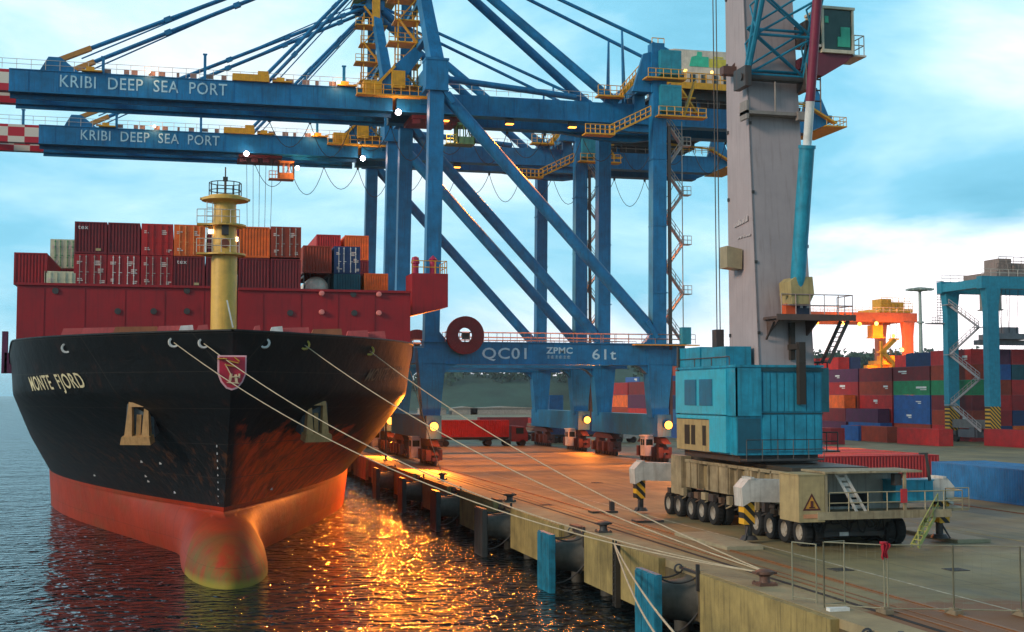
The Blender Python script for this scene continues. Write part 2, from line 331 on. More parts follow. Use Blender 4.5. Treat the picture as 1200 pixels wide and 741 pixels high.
# ------------------------------------------------------------------ containers
CW, CH = 2.44, 2.59
_cm = {}
def corr_mesh(L, Wd, H, cheap=False):
    """shell of a container, long axis along y, near end at y=0, bottom at z=0, corrugated sides, far end and roof"""
    key = (L, Wd, H)
    if key in _cm: return _cm[key]
    mb = MB(); w = Wd/2; dep = .05
    def wave(n, L0, L1):
        pts = []; p = (L1-L0)/n
        for i in range(n):
            a = L0+i*p; pts += [(a, 0), (a+p*.3, 0), (a+p*.45, 1), (a+p*.85, 1)]
        return pts+[(L1, 0)]
    for s in (-1, 1):
        pts = wave(max(8, int((L-.3)/.30)), .14, L-.14); vs = []
        for y, k in pts:
            for z in (.16, H-.12): vs.append((s*(w-.01-dep*k), y, z))
        mb.add(vs, [(2*i, 2*i+2, 2*i+3, 2*i+1) for i in range(len(pts)-1)])
    pts = wave(max(8, int((L-.3)/.30)), .14, L-.14); vs = []
    for y, k in pts:
        for x in (-w+.07, w-.07): vs.append((x, y, H-.03-.03*k))
    mb.add(vs, [(2*i, 2*i+2, 2*i+3, 2*i+1) for i in range(len(pts)-1)])
    for y, sg in ((.03, 1), (L-.03, -1)):
        pts = wave(9, -w+.14, w-.14); vs = []
        for x, k in pts:
            for z in (.16, H-.12): vs.append((x, y+sg*dep*k, z))
        mb.add(vs, [(2*i, 2*i+2, 2*i+3, 2*i+1) for i in range(len(pts)-1)])
    for x in (-w+.07, w-.07):
        for y in (.07, L-.07): mb.cbox(x, y, H/2, .14, .14, H)
        mb.cbox(x, L/2, .09, .12, L-.28, .16); mb.cbox(x*1.0, L/2, H-.07, .10, L-.28, .12)
    for y in (.07, L-.07): mb.cbox(0, y, .09, Wd-.28, .12, .16); mb.cbox(0, y, H-.06, Wd-.28, .12, .12)
    me = mb.build('tmp'); d = me.data; bpy.data.objects.remove(me); _cm[key] = d; return d
def door_shapes(Wd, H):
    w = Wd/2; out = []
    for s in (-1, 1):
        d = MB(); x0, x1 = (0.01, w-.14) if s > 0 else (-w+.14, -.01)
        d.box(x0, x1, -.005, .05, .17, H-.13)
        for z in (.5, 1.0, 1.5, 2.0): d.box(x0+.08, x1-.08, -.03, -.005, z-.03, z+.03)
        b = MB()
        for k in (.28, .72):
            x = x0+(x1-x0)*k; b.tube((x, -.06, .1), (x, -.06, H-.08), .028, n=6)
            for z in (.25, .95, 1.9, H-.22): b.cbox(x, -.05, z, .12, .05, .06)
            b.cbox(x+.09, -.07, 1.15, .26, .03, .05)
        out.append((d, b))
    return out
def obj_of(name, me, m, parent=None):
    o = bpy.data.objects.new(name, me); C.objects.link(o)
    if len(me.materials) == 0: me.materials.append(None)
    o.material_slots[0].link = 'OBJECT'; o.material_slots[0].material = m
    if parent: o.parent = parent
    return o
BARM = mat('galvanised_bars', (.42, .38, .34), .45, .3)
_dm = {}
def container(loc, rotz, color, label, L=12.19, door=True, Wd=CW, H=CH, parts=True, group=None, bars=None):
    me = corr_mesh(L, Wd, H)
    if (Wd, H) not in _dm:
        ds = []
        for d, b in door_shapes(Wd, H):
            od = d.build('door'); obb = b.build('bars'); ds.append((od.data, obb.data)); bpy.data.objects.remove(od); bpy.data.objects.remove(obb)
        _dm[(Wd, H)] = ds
    cm = CON[color]
    if not parts:
        o = obj_of('shipping_container', me, cm); o.location = loc; o.rotation_euler = (0, 0, rotz)
        return tag(o, label, 'container', group)
    t = thing('shipping_container', loc, label, 'container', group); t.rotation_euler = (0, 0, rotz)
    obj_of('shell', me, cm, t)
    if door:
        for d, b in _dm[(Wd, H)]:
            od = obj_of('door', d, cm, t); obj_of('locking_bars', b, bars or cm, od)
        rd = random.Random(int(loc[0]*7)); o_ = Vector(loc)
        for x0, z0, n_ in ((-1.05, 1.95, 2), (.35, 2.0, 3), (.6, 1.35, 3), (-1.0, .55, 2), (.75, .4, 2)):
            if rd.random() < .25: continue
            mb = MB(); z = z0
            for k in range(n_): w_ = rd.uniform(.2, .5); mb.box(o_.x+x0, o_.x+x0+w_, o_.y-.045, o_.y-.032, o_.z+z, o_.z+z+.09); z -= .14
            mb.build('door_marks', mat('mark_pinkish_white', (.72, .55, .50), .6), t)
    return t
# ------------------------------------------------------------------ ship
XC = -19.9
HBM = 15.6
def xc(y): return XC-.013*max(0, y-86)
LV = [(-7, 101, 158, 1.7), (-3.45, 97, 152, 1.75), (.3, 92, 148, 1.6), (4.3, 88, 127, 1.8), (8, 84.5, 112, 2.1), (12.1, 82, 110, 2.3)]
def lev(z):
    z = max(-7, min(12.1, z))
    for a, b in zip(LV, LV[1:]):
        if z <= b[0]:
            k = (z-a[0])/(b[0]-a[0]); return [a[i]+(b[i]-a[i])*k for i in (1, 2, 3)]
def hb(y, z):
    ys, yf, p = lev(z)
    if y <= ys: return 0
    t = min(1, (y-ys)/(yf-ys)); return HBM*(1-(1-t)**p)
def hull_hit(px, py, side):
    d = (FW*FPX + RT*(px-600) + UP*(370.5-py)).normalized(); t = 60
    while t < 260:
        p = CAMP+d*t
        if (p.x-xc(p.y))*side >= 0 and abs(p.x-xc(p.y)) <= hb(p.y, p.z): return p
        t += .05
    return None
def hull_sheet(z0, z1, nz, off=0, ymax=None):
    ts = [0]+[(i/40)**1.7 for i in range(1, 41)]; vs = []; fs = []
    for j in range(nz+1):
        z = z0+(z1-z0)*j/nz; ys, yf, p = lev(z)
        row = [(max(0, HBM*(1-(1-t)**p)-off), ys+t*(yf-ys)+(off if t == 0 else 0)) for t in ts]
        if ymax: row = [(b, y) for b, y in row]; row.append((HBM-off, ymax))
        for s in (-1, 1):
            for b, y in row: vs.append((xc(y)+s*b, y, z))
    n = len(vs)//(nz+1)//2
    for j in range(nz):
        for s in (0, 1):
            for i in range(n-1):
                a = j*2*n+s*n+i; fs.append((a, a+1, a+2*n+1, a+2*n))
    return vs, fs
def hull_paint(name, base, patch, rough, green=False):
    m = bpy.data.materials.new(name); m.use_nodes = True; t = m.node_tree; n = t.nodes; l = t.links; b = n['Principled BSDF']
    tc = n.new('ShaderNodeTexCoord'); sp = n.new('ShaderNodeSeparateXYZ'); l.new(tc.outputs['Object'], sp.inputs[0])
    def noise(s, d, sc=(1,1,1)):
        mp = n.new('ShaderNodeMapping'); mp.inputs['Scale'].default_value = sc; l.new(tc.outputs['Object'], mp.inputs[0])
        q = n.new('ShaderNodeTexNoise'); q.inputs['Scale'].default_value = s; q.inputs['Detail'].default_value = d; q.inputs['Roughness'].default_value = .65; l.new(mp.outputs[0], q.inputs['Vector']); return q.outputs['Fac']
    def rng(v, a, c, o0, o1):
        q = n.new('ShaderNodeMapRange'); q.inputs[1].default_value = a; q.inputs[2].default_value = c; q.inputs[3].default_value = o0; q.inputs[4].default_value = o1; l.new(v, q.inputs[0]); return q.outputs[0]
    def mixc(f, a, col):
        q = n.new('ShaderNodeMix'); q.data_type = 'RGBA'; l.new(f, q.inputs['Factor'])
        if isinstance(a, tuple): q.inputs['A'].default_value = (*a, 1)
        else: l.new(a, q.inputs['A'])
        q.inputs['B'].default_value = (*col, 1); return q.outputs['Result']
    c = mixc(rng(noise(.35, 6), .35, .7, 0, .6), base, tuple(x*.5+.004 for x in base))
    st = rng(noise(1.3, 5, (1, 1, .12)), .55, .72, 0, .55)
    c = mixc(st, c, patch if green is None else tuple(x*.55 for x in base))
    if green is None:   # topsides: scraped red patch plus reflected orange light, both painted into the colour
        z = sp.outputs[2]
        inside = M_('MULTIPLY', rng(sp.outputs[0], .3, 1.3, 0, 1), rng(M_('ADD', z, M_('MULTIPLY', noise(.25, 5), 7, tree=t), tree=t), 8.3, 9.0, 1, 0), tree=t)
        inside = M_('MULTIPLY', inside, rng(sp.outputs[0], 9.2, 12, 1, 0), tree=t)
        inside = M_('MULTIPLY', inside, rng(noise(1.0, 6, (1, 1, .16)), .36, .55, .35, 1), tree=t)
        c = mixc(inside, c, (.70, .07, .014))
    if green is not None: c = mixc(rng(noise(.22, 6, (1, .6, 1.6)), .48, .66, 0, .75), c, (.20, .05, .012)); c = mixc(rng(noise(2.4, 5, (1, 1, .1)), .60, .70, 0, .5), c, (.10, .03, .012))
    sl_ = M_('MAXIMUM', M_('LESS_THAN', M_('FRACT', M_('DIVIDE', sp.outputs[2], 2.35, tree=t), tree=t), .018, tree=t), M_('LESS_THAN', M_('FRACT', M_('DIVIDE', sp.outputs[1], 7.4, tree=t), tree=t), .008, tree=t), tree=t)
    c = mixc(M_('MULTIPLY', sl_, .7, tree=t), c, (.045, .04, .036) if green is None else tuple(x*.35 for x in base))
    if green is None:      # rust runs below the anchors
        run = M_('MULTIPLY', rng(noise(2.2, 4, (1, 1, .06)), .53, .66, 0, .8), rng(sp.outputs[2], 5.5, 3.5, 0, 1), tree=t)
        c = mixc(M_('MULTIPLY', run, rng(sp.outputs[2], .3, 3.5, .25, 1), tree=t), c, (.13, .05, .02))
    if green:
        c = mixc(M_('MULTIPLY', rng(sp.outputs[2], -3.4, -.2, 1, 0), rng(noise(.7, 5, (1, 1, .3)), .36, .58, 0, 1), tree=t), c, (.10, .13, .02))
        c = mixc(rng(sp.outputs[2], -3.3, -2.9, .8, 0), c, (.30, .24, .03))
    l.new(c, b.inputs['Base Color']); b.inputs['Roughness'].default_value = rough+.08; b.inputs['Specular IOR Level'].default_value = .28
    bp = n.new('ShaderNodeBump'); bp.inputs['Strength'].default_value = .35; bp.inputs['Distance'].default_value = .25; l.new(noise(.45, 4), bp.inputs['Height']); l.new(bp.outputs[0], b.inputs['Normal'])
    return m
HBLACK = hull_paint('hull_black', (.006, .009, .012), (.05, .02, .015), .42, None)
HRED = hull_paint('hull_antifouling_red', (.36, .030, .004), (.3, .03, .01), .5, False)
BULB = hull_paint('bulb_antifouling', (.40, .032, .004), (.3, .05, .01), .6, True)
SHIPRED = mat('breakwater_red', (.34, .006, .012), .5, var=.25, scale=.5, streak=.35, col2=(.07, .004, .006))
DECKD = mat('ship_deck_dark', (.05, .02, .02), .7)
MASTC = mat('mast_golden_paint', (.72, .43, .08), .45, var=.2, streak=.3, col2=(.30, .14, .04))
ship = thing('container_ship', (XC, 84, 0), 'container ship seen bow on, black hull over orange red bottom, stacked with red containers', 'ship')
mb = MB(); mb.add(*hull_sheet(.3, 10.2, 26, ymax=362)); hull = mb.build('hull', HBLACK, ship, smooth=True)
def bulb_k(y): return 1 if y > 92.5 else max(0, 1-((92.5-y)/12.9)**2.3)**.5
BR_, BH = 2.8, 3.35
def lower_rows():
    zs = sorted(set([-7+.5*i for i in range(7)]+[-3.5+.1*i for i in range(39)])); rows = []
    for z in zs:
        if z > .3: z = .3
        ys, yf, p = lev(z); q = abs(z+3.45)/BH
        y0 = 92.5-12.9*(1-q*q)**(1/2.3) if q < 1 else ys
        y0 = min(y0, ys); row = []
        for i in range(71):
            t = (i/70)**1.8; y = y0+t*(yf-y0); h = hb(y, z) if y > ys else 0; k = bulb_k(y); bw = BR_*k*math.sqrt(max(0, 1-(q/k)**2)) if k > q and k > 0 else 0
            bw *= max(0, min(1, (125-y)/20)); row.append(((h**1.7+bw**1.7)**(1/1.7), y))
        row.append((HBM, 362)); row = [(min(HBM, b), y) for b, y in row]; rows.append((z, row))
    return rows
rows = lower_rows(); fore, aft = MB(), MB(); SPLIT = 20
for (za, ra), (zb, rb2) in zip(rows, rows[1:]):
    for s_ in (-1, 1):
        for i in range(len(ra)-1):
            q = [(xc(y)+s_*b, y, z) for (b, y), z in ((ra[i], za), (ra[i+1], za), (rb2[i+1], zb), (rb2[i], zb))]
            (fore if i < SPLIT else aft).add(q, [(0, 1, 2, 3)])
def weld(o):
    import bmesh
    bm = bmesh.new(); bm.from_mesh(o.data); bmesh.ops.remove_doubles(bm, verts=bm.verts, dist=.002); bmesh.ops.recalc_face_normals(bm, faces=bm.faces); bm.to_mesh(o.data); bm.free()
    for p in o.data.polygons: p.use_smooth = True
weld(aft.build('lower_hull', HRED, ship)); weld(fore.build('bulbous_bow', BULB, ship))
mb = MB(); mb.box(xc(362)-HBM, xc(362)+HBM, 361.7, 362.2, -7, 10.2); mb.build('transom', HBLACK, ship)
mb = MB(); 
def bwz(y): return 11.9 - 1.6*max(0, min(1, (y-103)/5))
def drop(vs): return [(x, y, 10.2+(z-10.2)*(bwz(y)-10.2)/1.9) for x, y, z in vs]
a, f = hull_sheet(10.2, 12.1, 6); mb.add(drop(a), f); a, f = hull_sheet(12.1, 10.2, 6, off=.22); mb.add(drop(a), f)
n_ = 41
for s in (-1, 1):   # bulwark cap rail
    ys, yf, p = lev(12.1); pr = [(xc(ys+t*(yf-ys))+s*max(0, HBM*(1-(1-t)**p)-.1), ys+t*(yf-ys), bwz(ys+t*(yf-ys))+.02) for t in [(i/40)**1.7 for i in range(41)]]
    for q, r in zip(pr, pr[1:]): mb.beam(q, r, .34, .10)
mb.build('bulwark', HBLACK, ship, smooth='auto')
vs = []; ys, yf, p = lev(10.2)
tt = [(i/40)**1.7 for i in range(41)]
L1 = [(xc(ys+t*(yf-ys))-(HBM-.1)*(1-(1-t)**p), ys+t*(yf-ys), 10.15) for t in tt]+[(xc(361)-HBM+.1, 361.7, 10.15)]; L2 = [(2*xc(y)-x, y, z) for x, y, z in L1]
mb = MB(); mb.add(L1+L2, [(i, i+1, i+len(L1)+1, i+len(L1)) for i in range(len(L1)-1)]); mb.build('deck', DECKD, ship)
# draught marks beside the stem and thruster signs on the red paint edge
mb = MB()
for i in range(9): z = 4.6-i*.5; y, = (lev(z)[0]+.9,); b_ = hb(y, z); mb.cbox(XC-b_-.03, y, z, .06, .18, .16)
mb.build('draught_marks', WHT, ship)
for px, py in [(166, 541), (188, 543), (171, 558), (174, 564), (205, 577), (111, 557), (318, 573)]:
    q = hull_hit(px, py, -1 if px < 268 else 1)
    if q: MB().cbox(q.x, q.y, q.z, .16, .2, .16).build('hull_mark', WHT, ship)
# breakwater walls with the mast gap between
xl, xa, xb, xr = at(20, 340, Y=110.5).x, at(249, 340, Y=110.5).x, at(279, 340, Y=110.5).x, at(481, 340, Y=110.5).x
zt = at(260, 336, Y=110.5).z; ztr = at(400, 340, Y=110.5).z
for x0, x1, z1 in ((xl, xa, zt), (xb, xr, ztr)):
    mb = MB(); mb.box(x0, x1, 110.5, 110.9, 10.2, z1)
    k = 0
    while x0+2+k*3.1 < x1-.5: mb.box(x0+2+k*3.1, x0+2.06+k*3.1, 110.46, 110.5, 10.3, z1-.1); k += 1
    mb.box(x0, x1, 110.3, 110.5, z1-.18, z1+.02)
    w = mb.build('breakwater', SHIPRED, ship)
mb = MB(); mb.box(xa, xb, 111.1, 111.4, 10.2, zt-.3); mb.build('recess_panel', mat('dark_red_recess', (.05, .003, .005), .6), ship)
mb = MB()
for px, py in [(138, 365), (180, 365), (219, 365), (219, 341), (65, 341), (340, 367), (415, 367), (414, 345)]:
    p = at(px, py, Y=110.5); mb = MB(); mb.lathe([(0, -.12), (.26, -.12), (.26, 0)], p, 14, 'y'); mb.build('vent_cap', STEEL, ship)
for px, py in [(377, 344), (377, 366), (444, 345), (444, 367)]:
    p = at(px, py, Y=110.4); mb = MB(); mb.lathe([(0, -.22), (.20, -.2), (.25, 0)], p, 12, 'y'); mb.build('deck_light', mat('pink_lamp_glass', (.85, .25, .22), .3), ship)
# cargo deck that carries the boxes, and the superstructure far aft
mb = MB(); mb.add([(xc(y)+q*15, y, z) for y in (111.6, 320) for z in (10.16, 16.4) for q in (-1, 1)], [(0,1,3,2), (4,6,7,5), (0,4,5,1), (2,3,7,6), (0,2,6,4), (1,5,7,3)]); mb.build('hatch_block', DECKD, ship)
# side platform on the quay side
mb = MB(); p0, p1 = at(481, 364, Y=113), at(523, 322, Y=113)
mb.box(p0.x, p1.x, 112.2, 115.5, p0.z+.3, p1.z); mb.add([(p0.x, 112.2, p0.z+.3), (p0.x, 115.5, p0.z+.3), (p0.x, 115.5, p0.z-.5), (p0.x, 112.2, p0.z-.5), (p1.x, 112.2, p0.z+.3), (p1.x, 115.5, p0.z+.3)], [(0,1,2,3), (0,3,4), (1,5,2), (3,2,5,4)])
sp_ = mb.build('side_platform', SHIPRED, ship)
MB().rail([(p0.x, 112.3, p1.z), (p1.x-.1, 112.3, p1.z), (p1.x-.1, 115.4, p1.z)], 1.1, 1).build('railing', YEL, sp_)
mb = MB(); mb.lathe([(.3, 0), (.3, .9), (.4, 1.0), (.3, 1.5), (0, 1.6)], (p0.x+.5, 113.5, p1.z), 12); mb.lathe([(.3, 0), (.3, 1.2), (.4, 1.4), (0, 1.8)], (p1.x-1, 114, p1.z), 12); mb.build('capstan', mat('magenta_red', (.4, .01, .07), .5), sp_)
# foremast
MY = 98; mcx = at(263, 300, Y=MY).x
def mz(py): return at(263, py, Y=MY).z
mast = MB(); mast.lathe([(.93, 10.2), (.93, mz(300)), (.80, mz(240)), (1.2, mz(234)), (1.2, mz(230)), (0, mz(229))], (mcx, MY, 0), 24)
mo = mast.build('foremast', MASTC, ship, smooth='auto')
mb = MB(); mb.lathe([(0, mz(240)), (1.7, mz(236)), (1.7, mz(233)), (0, mz(233))], (mcx, MY, 0), 24); mb.cbox(mcx, MY, mz(234), 3.6, .5, .12)
mb.build('top_platform', MASTC, mo, smooth='auto')
mb = MB()
ring = [(mcx+1.15*math.cos(k*math.pi/6), MY+1.15*math.sin(k*math.pi/6), mz(233)) for k in range(13)]
mb.rail(ring, 1.15, .5, .035); mb.build('platform_railing', STEEL, mo)
mb = MB(); mb.tube((mcx, MY, mz(232)), (mcx, MY, mz(208)), .09); mb.tube((mcx, MY, mz(222)), (mcx, MY, mz(196)), .05); mb.cbox(mcx, MY, mz(210), .35, .35, .3); mb.build('signal_pole', STEEL, mo)
for py in (266, 300):
    mb = MB(); mb.lathe([(.95, mz(py)), (1.55, mz(py)), (1.55, mz(py-2)), (.95, mz(py-2))], (mcx, MY, 0), 20); mb.box(mcx-2, mcx, MY-.9, MY, mz(py), mz(py-2)); mb.build('landing', MASTC, mo)
    mb = MB(); mb.rail([(mcx-2, MY-.9, mz(py-2)), (mcx-.9, MY-1.2, mz(py-2)), (mcx+1, MY-1.2, mz(py-2))], 1, .5, .03); mb.build('landing_railing', RAILW, mo)
mb = MB()
for k in range(40): mb.tube((mcx-1.3, MY-.5, 12+k*.33), (mcx-.9, MY-.5, 12+k*.33), .02, n=4) if 12+k*.33 < mz(236) and 12+k*.33 > mz(300) else None
mb.tube((mcx-1.3, MY-.5, mz(300)), (mcx-1.3, MY-.5, mz(238)), .03); mb.tube((mcx-.9, MY-.5, mz(300)), (mcx-.9, MY-.5, mz(238)), .03)
mb.build('ladder', RAILW, mo)
mb = MB(); mb.lathe([(0, -.12), (.32, -.1), (.32, .1), (0, .1)], (mcx, MY-.95, mz(287)), 16, 'y'); mb.build('horn', mat('rust_red', (.25, .06, .03), .6), mo)
mb = MB(); mb.cbox(mcx, MY-1.0, mz(270), .5, .3, .9); mb.build('lamp_box', STEEL, mo)
mb = MB(); q = at(247, 272, Y=MY); mb.cbox(q.x, q.y-.3, q.z, .35, .2, .3); mb.build('mast_light', WARMW, mo)
mb = MB(); q = at(276, 281, Y=MY); mb.cbox(q.x, q.y-.3, q.z, .35, .2, .3); mb.build('mast_light', WARMW, mo)
mb = MB(); a, b_ = at(277, 322, Y=101), at(275, 384, Y=101); mb.beam(a, b_, .16, .16); mb.build('signal_staff', WHT, ship)
mb = MB(); a, b_ = at(266, 352, Y=96), at(273, 384, Y=96); mb.beam(a, b_, .1, .1); mb.build('derrick_arm', WHT, mo)
# fairleads and winches along the bulwark
for px, py, w_, m in [(90, 387, 2.2, 'pink'), (115, 385, 2.4, 'pink'), (158, 386, 3, 'tan'), (200, 386, 2, 'pink'), (217, 382, 1.0, 'white'), (236, 381, .8, 'pink'), (300, 381, .5, 'pink'), (323, 382, .9, 'white'), (345, 385, 2, 'pink'), (382, 389, 2.2, 'tan'), (418, 391, 1.6, 'pink'), (440, 393, 1.4, 'pink')]:
    p = at(px, py+3, z=None, Y=90+abs(px-268)*.045)
    mb = MB(); mb.prism([(p.x-w_/2, 12.1), (p.x-w_/2+.2, 12.1+.55), (p.x+w_/2, 12.1+.62), (p.x+w_/2+.1, 12.1)], 'y', p.y, p.y+.8); mb.box(p.x-w_/2, p.x+w_/2, p.y, p.y+.8, 10.2, 12.1)
    mb.build('winch_hood', {'pink': mat('faded_pink_paint', (.55, .09, .09), .6), 'white': WHT, 'tan': mat('tan_paint', (.35, .12, .05), .6)}[m], ship)
for px, py, sd_ in [(204, 401, -1), (239, 402, -1), (357, 404, 1), (433, 411, 1), (78, 408, -1), (310, 402, 1)]:
    q = hull_hit(px, py, sd_)
    if q: mb = MB(); mb.lathe([(.22, -.1), (.34, -.12), (.38, .1), (.25, .15)], (q.x, q.y, q.z), 16, 'y'); mb.build('fairlead', mat('brass_yellow', (.5, .38, .05), .4) if px > 350 else WHT, ship)
# mooring gear at the far left edge of the deck
mb = MB(); p = at(7, 402, Y=108); mb.box(p.x-.3, p.x+.1, 108, 108.6, 9.6, p.z+.9); mb.box(p.x-.1, p.x+1.0, 108, 108.4, 9.6, 11.2); mb.rail([(p.x+.6, 108, 11.2), (p.x+2, 108, 11.2)], 1, 1, .04); mb.build('side_gear', mat('purple_brown_steel', (.12, .02, .07), .6), ship)
# anchors in their pockets
def anchor(px, py, sd_):
    c = hull_hit(px, py, sd_); u = Vector((0, -.30, .95)).normalized(); r = Vector((1, sd_*.45, 0)).normalized(); nn = r.cross(u).normalized(); nn = nn if nn.y < 0 else -nn
    c = c+nn*.25
    def P(a, h, o): return c+r*a*.95+u*h*1.0+nn*o*1.3
    root = MB()
    # shell plate behind
    mb = MB(); k = [(-1.15, -1.4), (-.95, 1.1), (-.5, 1.5), (.5, 1.5), (.95, 1.1), (1.15, -1.4)]
    mb.add([P(a, h, .12) for a, h in k]+[P(a*.9, h*.95, -1.2) for a, h in k], [tuple(range(6)), tuple(range(11, 5, -1))]+[(i, i+6, (i+1) % 6+6, (i+1) % 6) for i in range(6)])
    pk = mb.build('anchor_pocket', mat('pocket_grey_blue', (.10, .13, .15), .4), ship)
    mb = MB()
    for s in (-1, 1):
        mb.add([P(s*.35, -1.3, .5), P(s*.95, -1.3, .5), P(s*.72, 1.15, .3), P(s*.5, 1.3, .3), P(s*.35, -1.3, .15), P(s*.95, -1.3, .15), P(s*.72, 1.15, .12), P(s*.5, 1.3, .12)], [(0,1,2,3), (7,6,5,4), (0,4,5,1), (1,5,6,2), (2,6,7,3), (3,7,4,0)])
    mb.add([P(a, h, o) for o in (.65, .1) for a, h in ((-1.15, -1.75), (1.15, -1.75), (1.05, -1.2), (-1.05, -1.2))], [(0,1,2,3), (7,6,5,4), (0,4,5,1), (1,5,6,2), (2,6,7,3), (3,7,4,0)])
    mb.beam(P(0, -1.3, .3), P(0, .2, .2), .3, .2); mb.beam(P(-.6, .95, .3), P(.6, .95, .3), .3, .3)
    an = mb.build('anchor', mat('anchor_beige', (.50, .29, .12), .6, streak=.5, col2=(.15, .06, .02)), ship)
anchor(167, 487, -1); anchor(366, 485, 1)
# ship name on both bows, letters following the plating
def hull_text(body, pxa, pya, pxb, pyb, hgt, sd_, m):
    a, b_ = hull_hit(pxa, pya, sd_), hull_hit(pxb, pyb, sd_)
    vs, fs, w = text_mb(body, 1, 0, .012); hh = max(v.y for v in vs); out = []
    for v in vs:
        k = v.x/w; y = a.y+(b_.y-a.y)*k; z = a.z+(b_.z-a.z)*k+v.y/hh*hgt; y -= .10*v.y/hh*0
        out.append((xc(y)+sd_*(hb(y, z)+.05), y-.05, z))
    mb = MB(); mb.add(out, fs); mb.build('ship_name', m, ship)
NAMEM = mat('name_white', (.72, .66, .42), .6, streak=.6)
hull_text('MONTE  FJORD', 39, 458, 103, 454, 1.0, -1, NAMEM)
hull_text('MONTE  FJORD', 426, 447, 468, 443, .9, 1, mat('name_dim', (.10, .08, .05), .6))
# crest on the stem
cy_ = 82.9; c0 = at(272, 436, Y=cy_-.75); sc_ = 1540/ (c0-CAMP).length
def cp(dx, dy, o=0): return (c0.x+dx/sc_, c0.y-o, c0.z-dy/sc_)
def shield(k, o0, o1):
    pts = [(-16*k, -19*k), (16*k, -19*k), (16*k, 2*k), (12*k, 12*k), (6*k, 19*k), (0, 21*k), (-6*k, 19*k), (-12*k, 12*k), (-16*k, 2*k)]
    mb = MB(); n = len(pts); mb.add([cp(x, y, o0) for x, y in pts]+[cp(x, y, o1) for x, y in pts], [tuple(range(n)), tuple(range(2*n-1, n-1, -1))]+[(i, i+n, (i+1) % n+n, (i+1) % n) for i in range(n)]); return mb
cr = shield(1, .05, -.9).build('crest', mat('crest_white_rim', (.8, .45, .5), .5), ship)
shield(.9, .09, .02).build('crest_field', mat('crest_red', (.48, .01, .04), .45), cr)
def blob(pts, o=.14):
    mb = MB()
    for a, b_, w in pts: mb.beam(cp(*a, o), cp(*b_, o), w/sc_, .06)
    return mb
blob([((-17, -15), (-6, -15), 8), ((-6, -13), (7, -10), 7), ((2, -17), (8, -12), 8), ((-8, -8), (4, -6), 4)], .16).build('crest_ribbon', mat('crest_gold', (.65, .33, .03), .5), cr)
blob([((-8, -9), (-1, 4), 3), ((-1, 2), (-3, 13), 3), ((4, 3), (5, 13), 3), ((-2, 6), (8, 5), 3), ((8, 2), (8, 7), 2), ((-6, 12), (8, 13), 2.5)], .14).build('crest_figure', mat('crest_pale', (.80, .55, .35), .5), cr)
# ------------------------------------------------------------------ containers on board
BY = {1: 112.1, 2: 125, 3: 138}
ZA = at(200, 335, Y=112).z-.15
def scont(pxc, bay, tier, col, label, door=True, bars=None, w=2.54):
    y = BY[bay]; x = at(pxc, 300, Y=y).x; z = ZA+tier*2.66
    return container((x, y, z), 0, col, label, door=door, bars=bars, Wd=w, H=2.62, group='containers stacked on the ship')
scont(36, 1, 0, 'dark red', 'plain dark red container at the outer left end of the ship stack', False)
scont(72, 1, -.55, 'pale cream', 'low cream container end under the white reefer on the ship')
scont(75, 2, .98, 'pale cream', 'cream reefer container with green edge standing left of the maroon stack on the ship', bars=CON['green'], w=2.4)
c = scont(106, 1, 1, 'maroon', 'maroon container with small white letters, top left corner of the ship stack', False)
c2 = scont(222, 1, 0, 'maroon', 'maroon container with small white letters under the orange doors left of the mast', False)
for q in (c, c2):
    l_ = wloc(q); lettering('tex', (l_.x-1.0, l_.y-.02, l_.z+2.0), (1,0,0), (0,0,1), .8, .28, WHT, q)
    mb = MB(); mb.box(l_.x+.4, l_.x+.8, l_.y-.03, l_.y, l_.z+.25, l_.z+.45); mb.build('data_plate', mat('plate_tan', (.5, .4, .2), .6), q)
scont(145, 1, 1, 'maroon', 'plain maroon container second from the left in the top row of the ship', False)
scont(184, 1, 1, 'bright red', 'crimson container with red doors between maroon and orange ones in the top row')
scont(222, 1, 1, 'orange', 'orange container doors left of the yellow mast in the top row', bars=mat('light_orange', (.8, .35, .12), .5))
scont(106, 1, 0, 'dark red', 'dark red container doors directly under the maroon top left container of the ship', bars=BARM)
scont(145, 1, 0, 'dark red', 'dark red container doors with bright bars, second from left in the lower row', bars=WHT)
scont(184, 1, 0, 'dark red', 'dark red container doors below the crimson container on the ship', bars=BARM)
scont(260, 1, 0, 'maroon', 'maroon container behind the foot of the yellow mast, lower row', False)
scont(262, 1, 1, 'maroon', 'maroon container hidden behind the yellow mast, top row', False)
scont(298, 1, 1, 'orange', 'plain bright orange container right of the yellow mast in the top row', False)
scont(335, 1, 1.03, 'brown', 'brown red container doors at the right end of the near top row', bars=BARM)
scont(298, 1, 0, 'maroon', 'maroon container directly under the plain bright orange one', False)
scont(335, 1, 0, 'maroon', 'maroon container below the brown red doors on the ship', False)
scont(372, 2, 1, 'brown', 'plain brown container above the white tank on the ship', False, w=2.7)
scont(407, 2, 1, 'navy blue', 'dark blue container doors with white bars on the right of the ship stack', bars=WHT, w=2.5)
scont(407, 2, 0, 'green' if False else 'teal', 'very dark container below the blue doors on the ship', False)
scont(441, 2, .05, 'orange', 'orange container at the outer right end of the ship stack', False, w=2.3)
scont(418, 3, 2, 'orange', 'orange container edge seen right of the blue doors', False)
scont(385, 3, 2, 'bright red', 'red container top showing behind the brown and blue ones', False)
for pc_, cc_ in ((418, 'maroon'), (385, 'dark red')):
    for ti_ in (0, 1): scont(pc_, 3, ti_, cc_, f'{cc_} container hidden behind the blue and brown ones, {("lowest", "middle")[ti_]} in its stack', False)
scont(75, 2, -.02, 'maroon', 'maroon container hidden under the cream reefer at the left of the ship', False, w=2.4)
p = at(371, 330, Y=126); mb = MB()
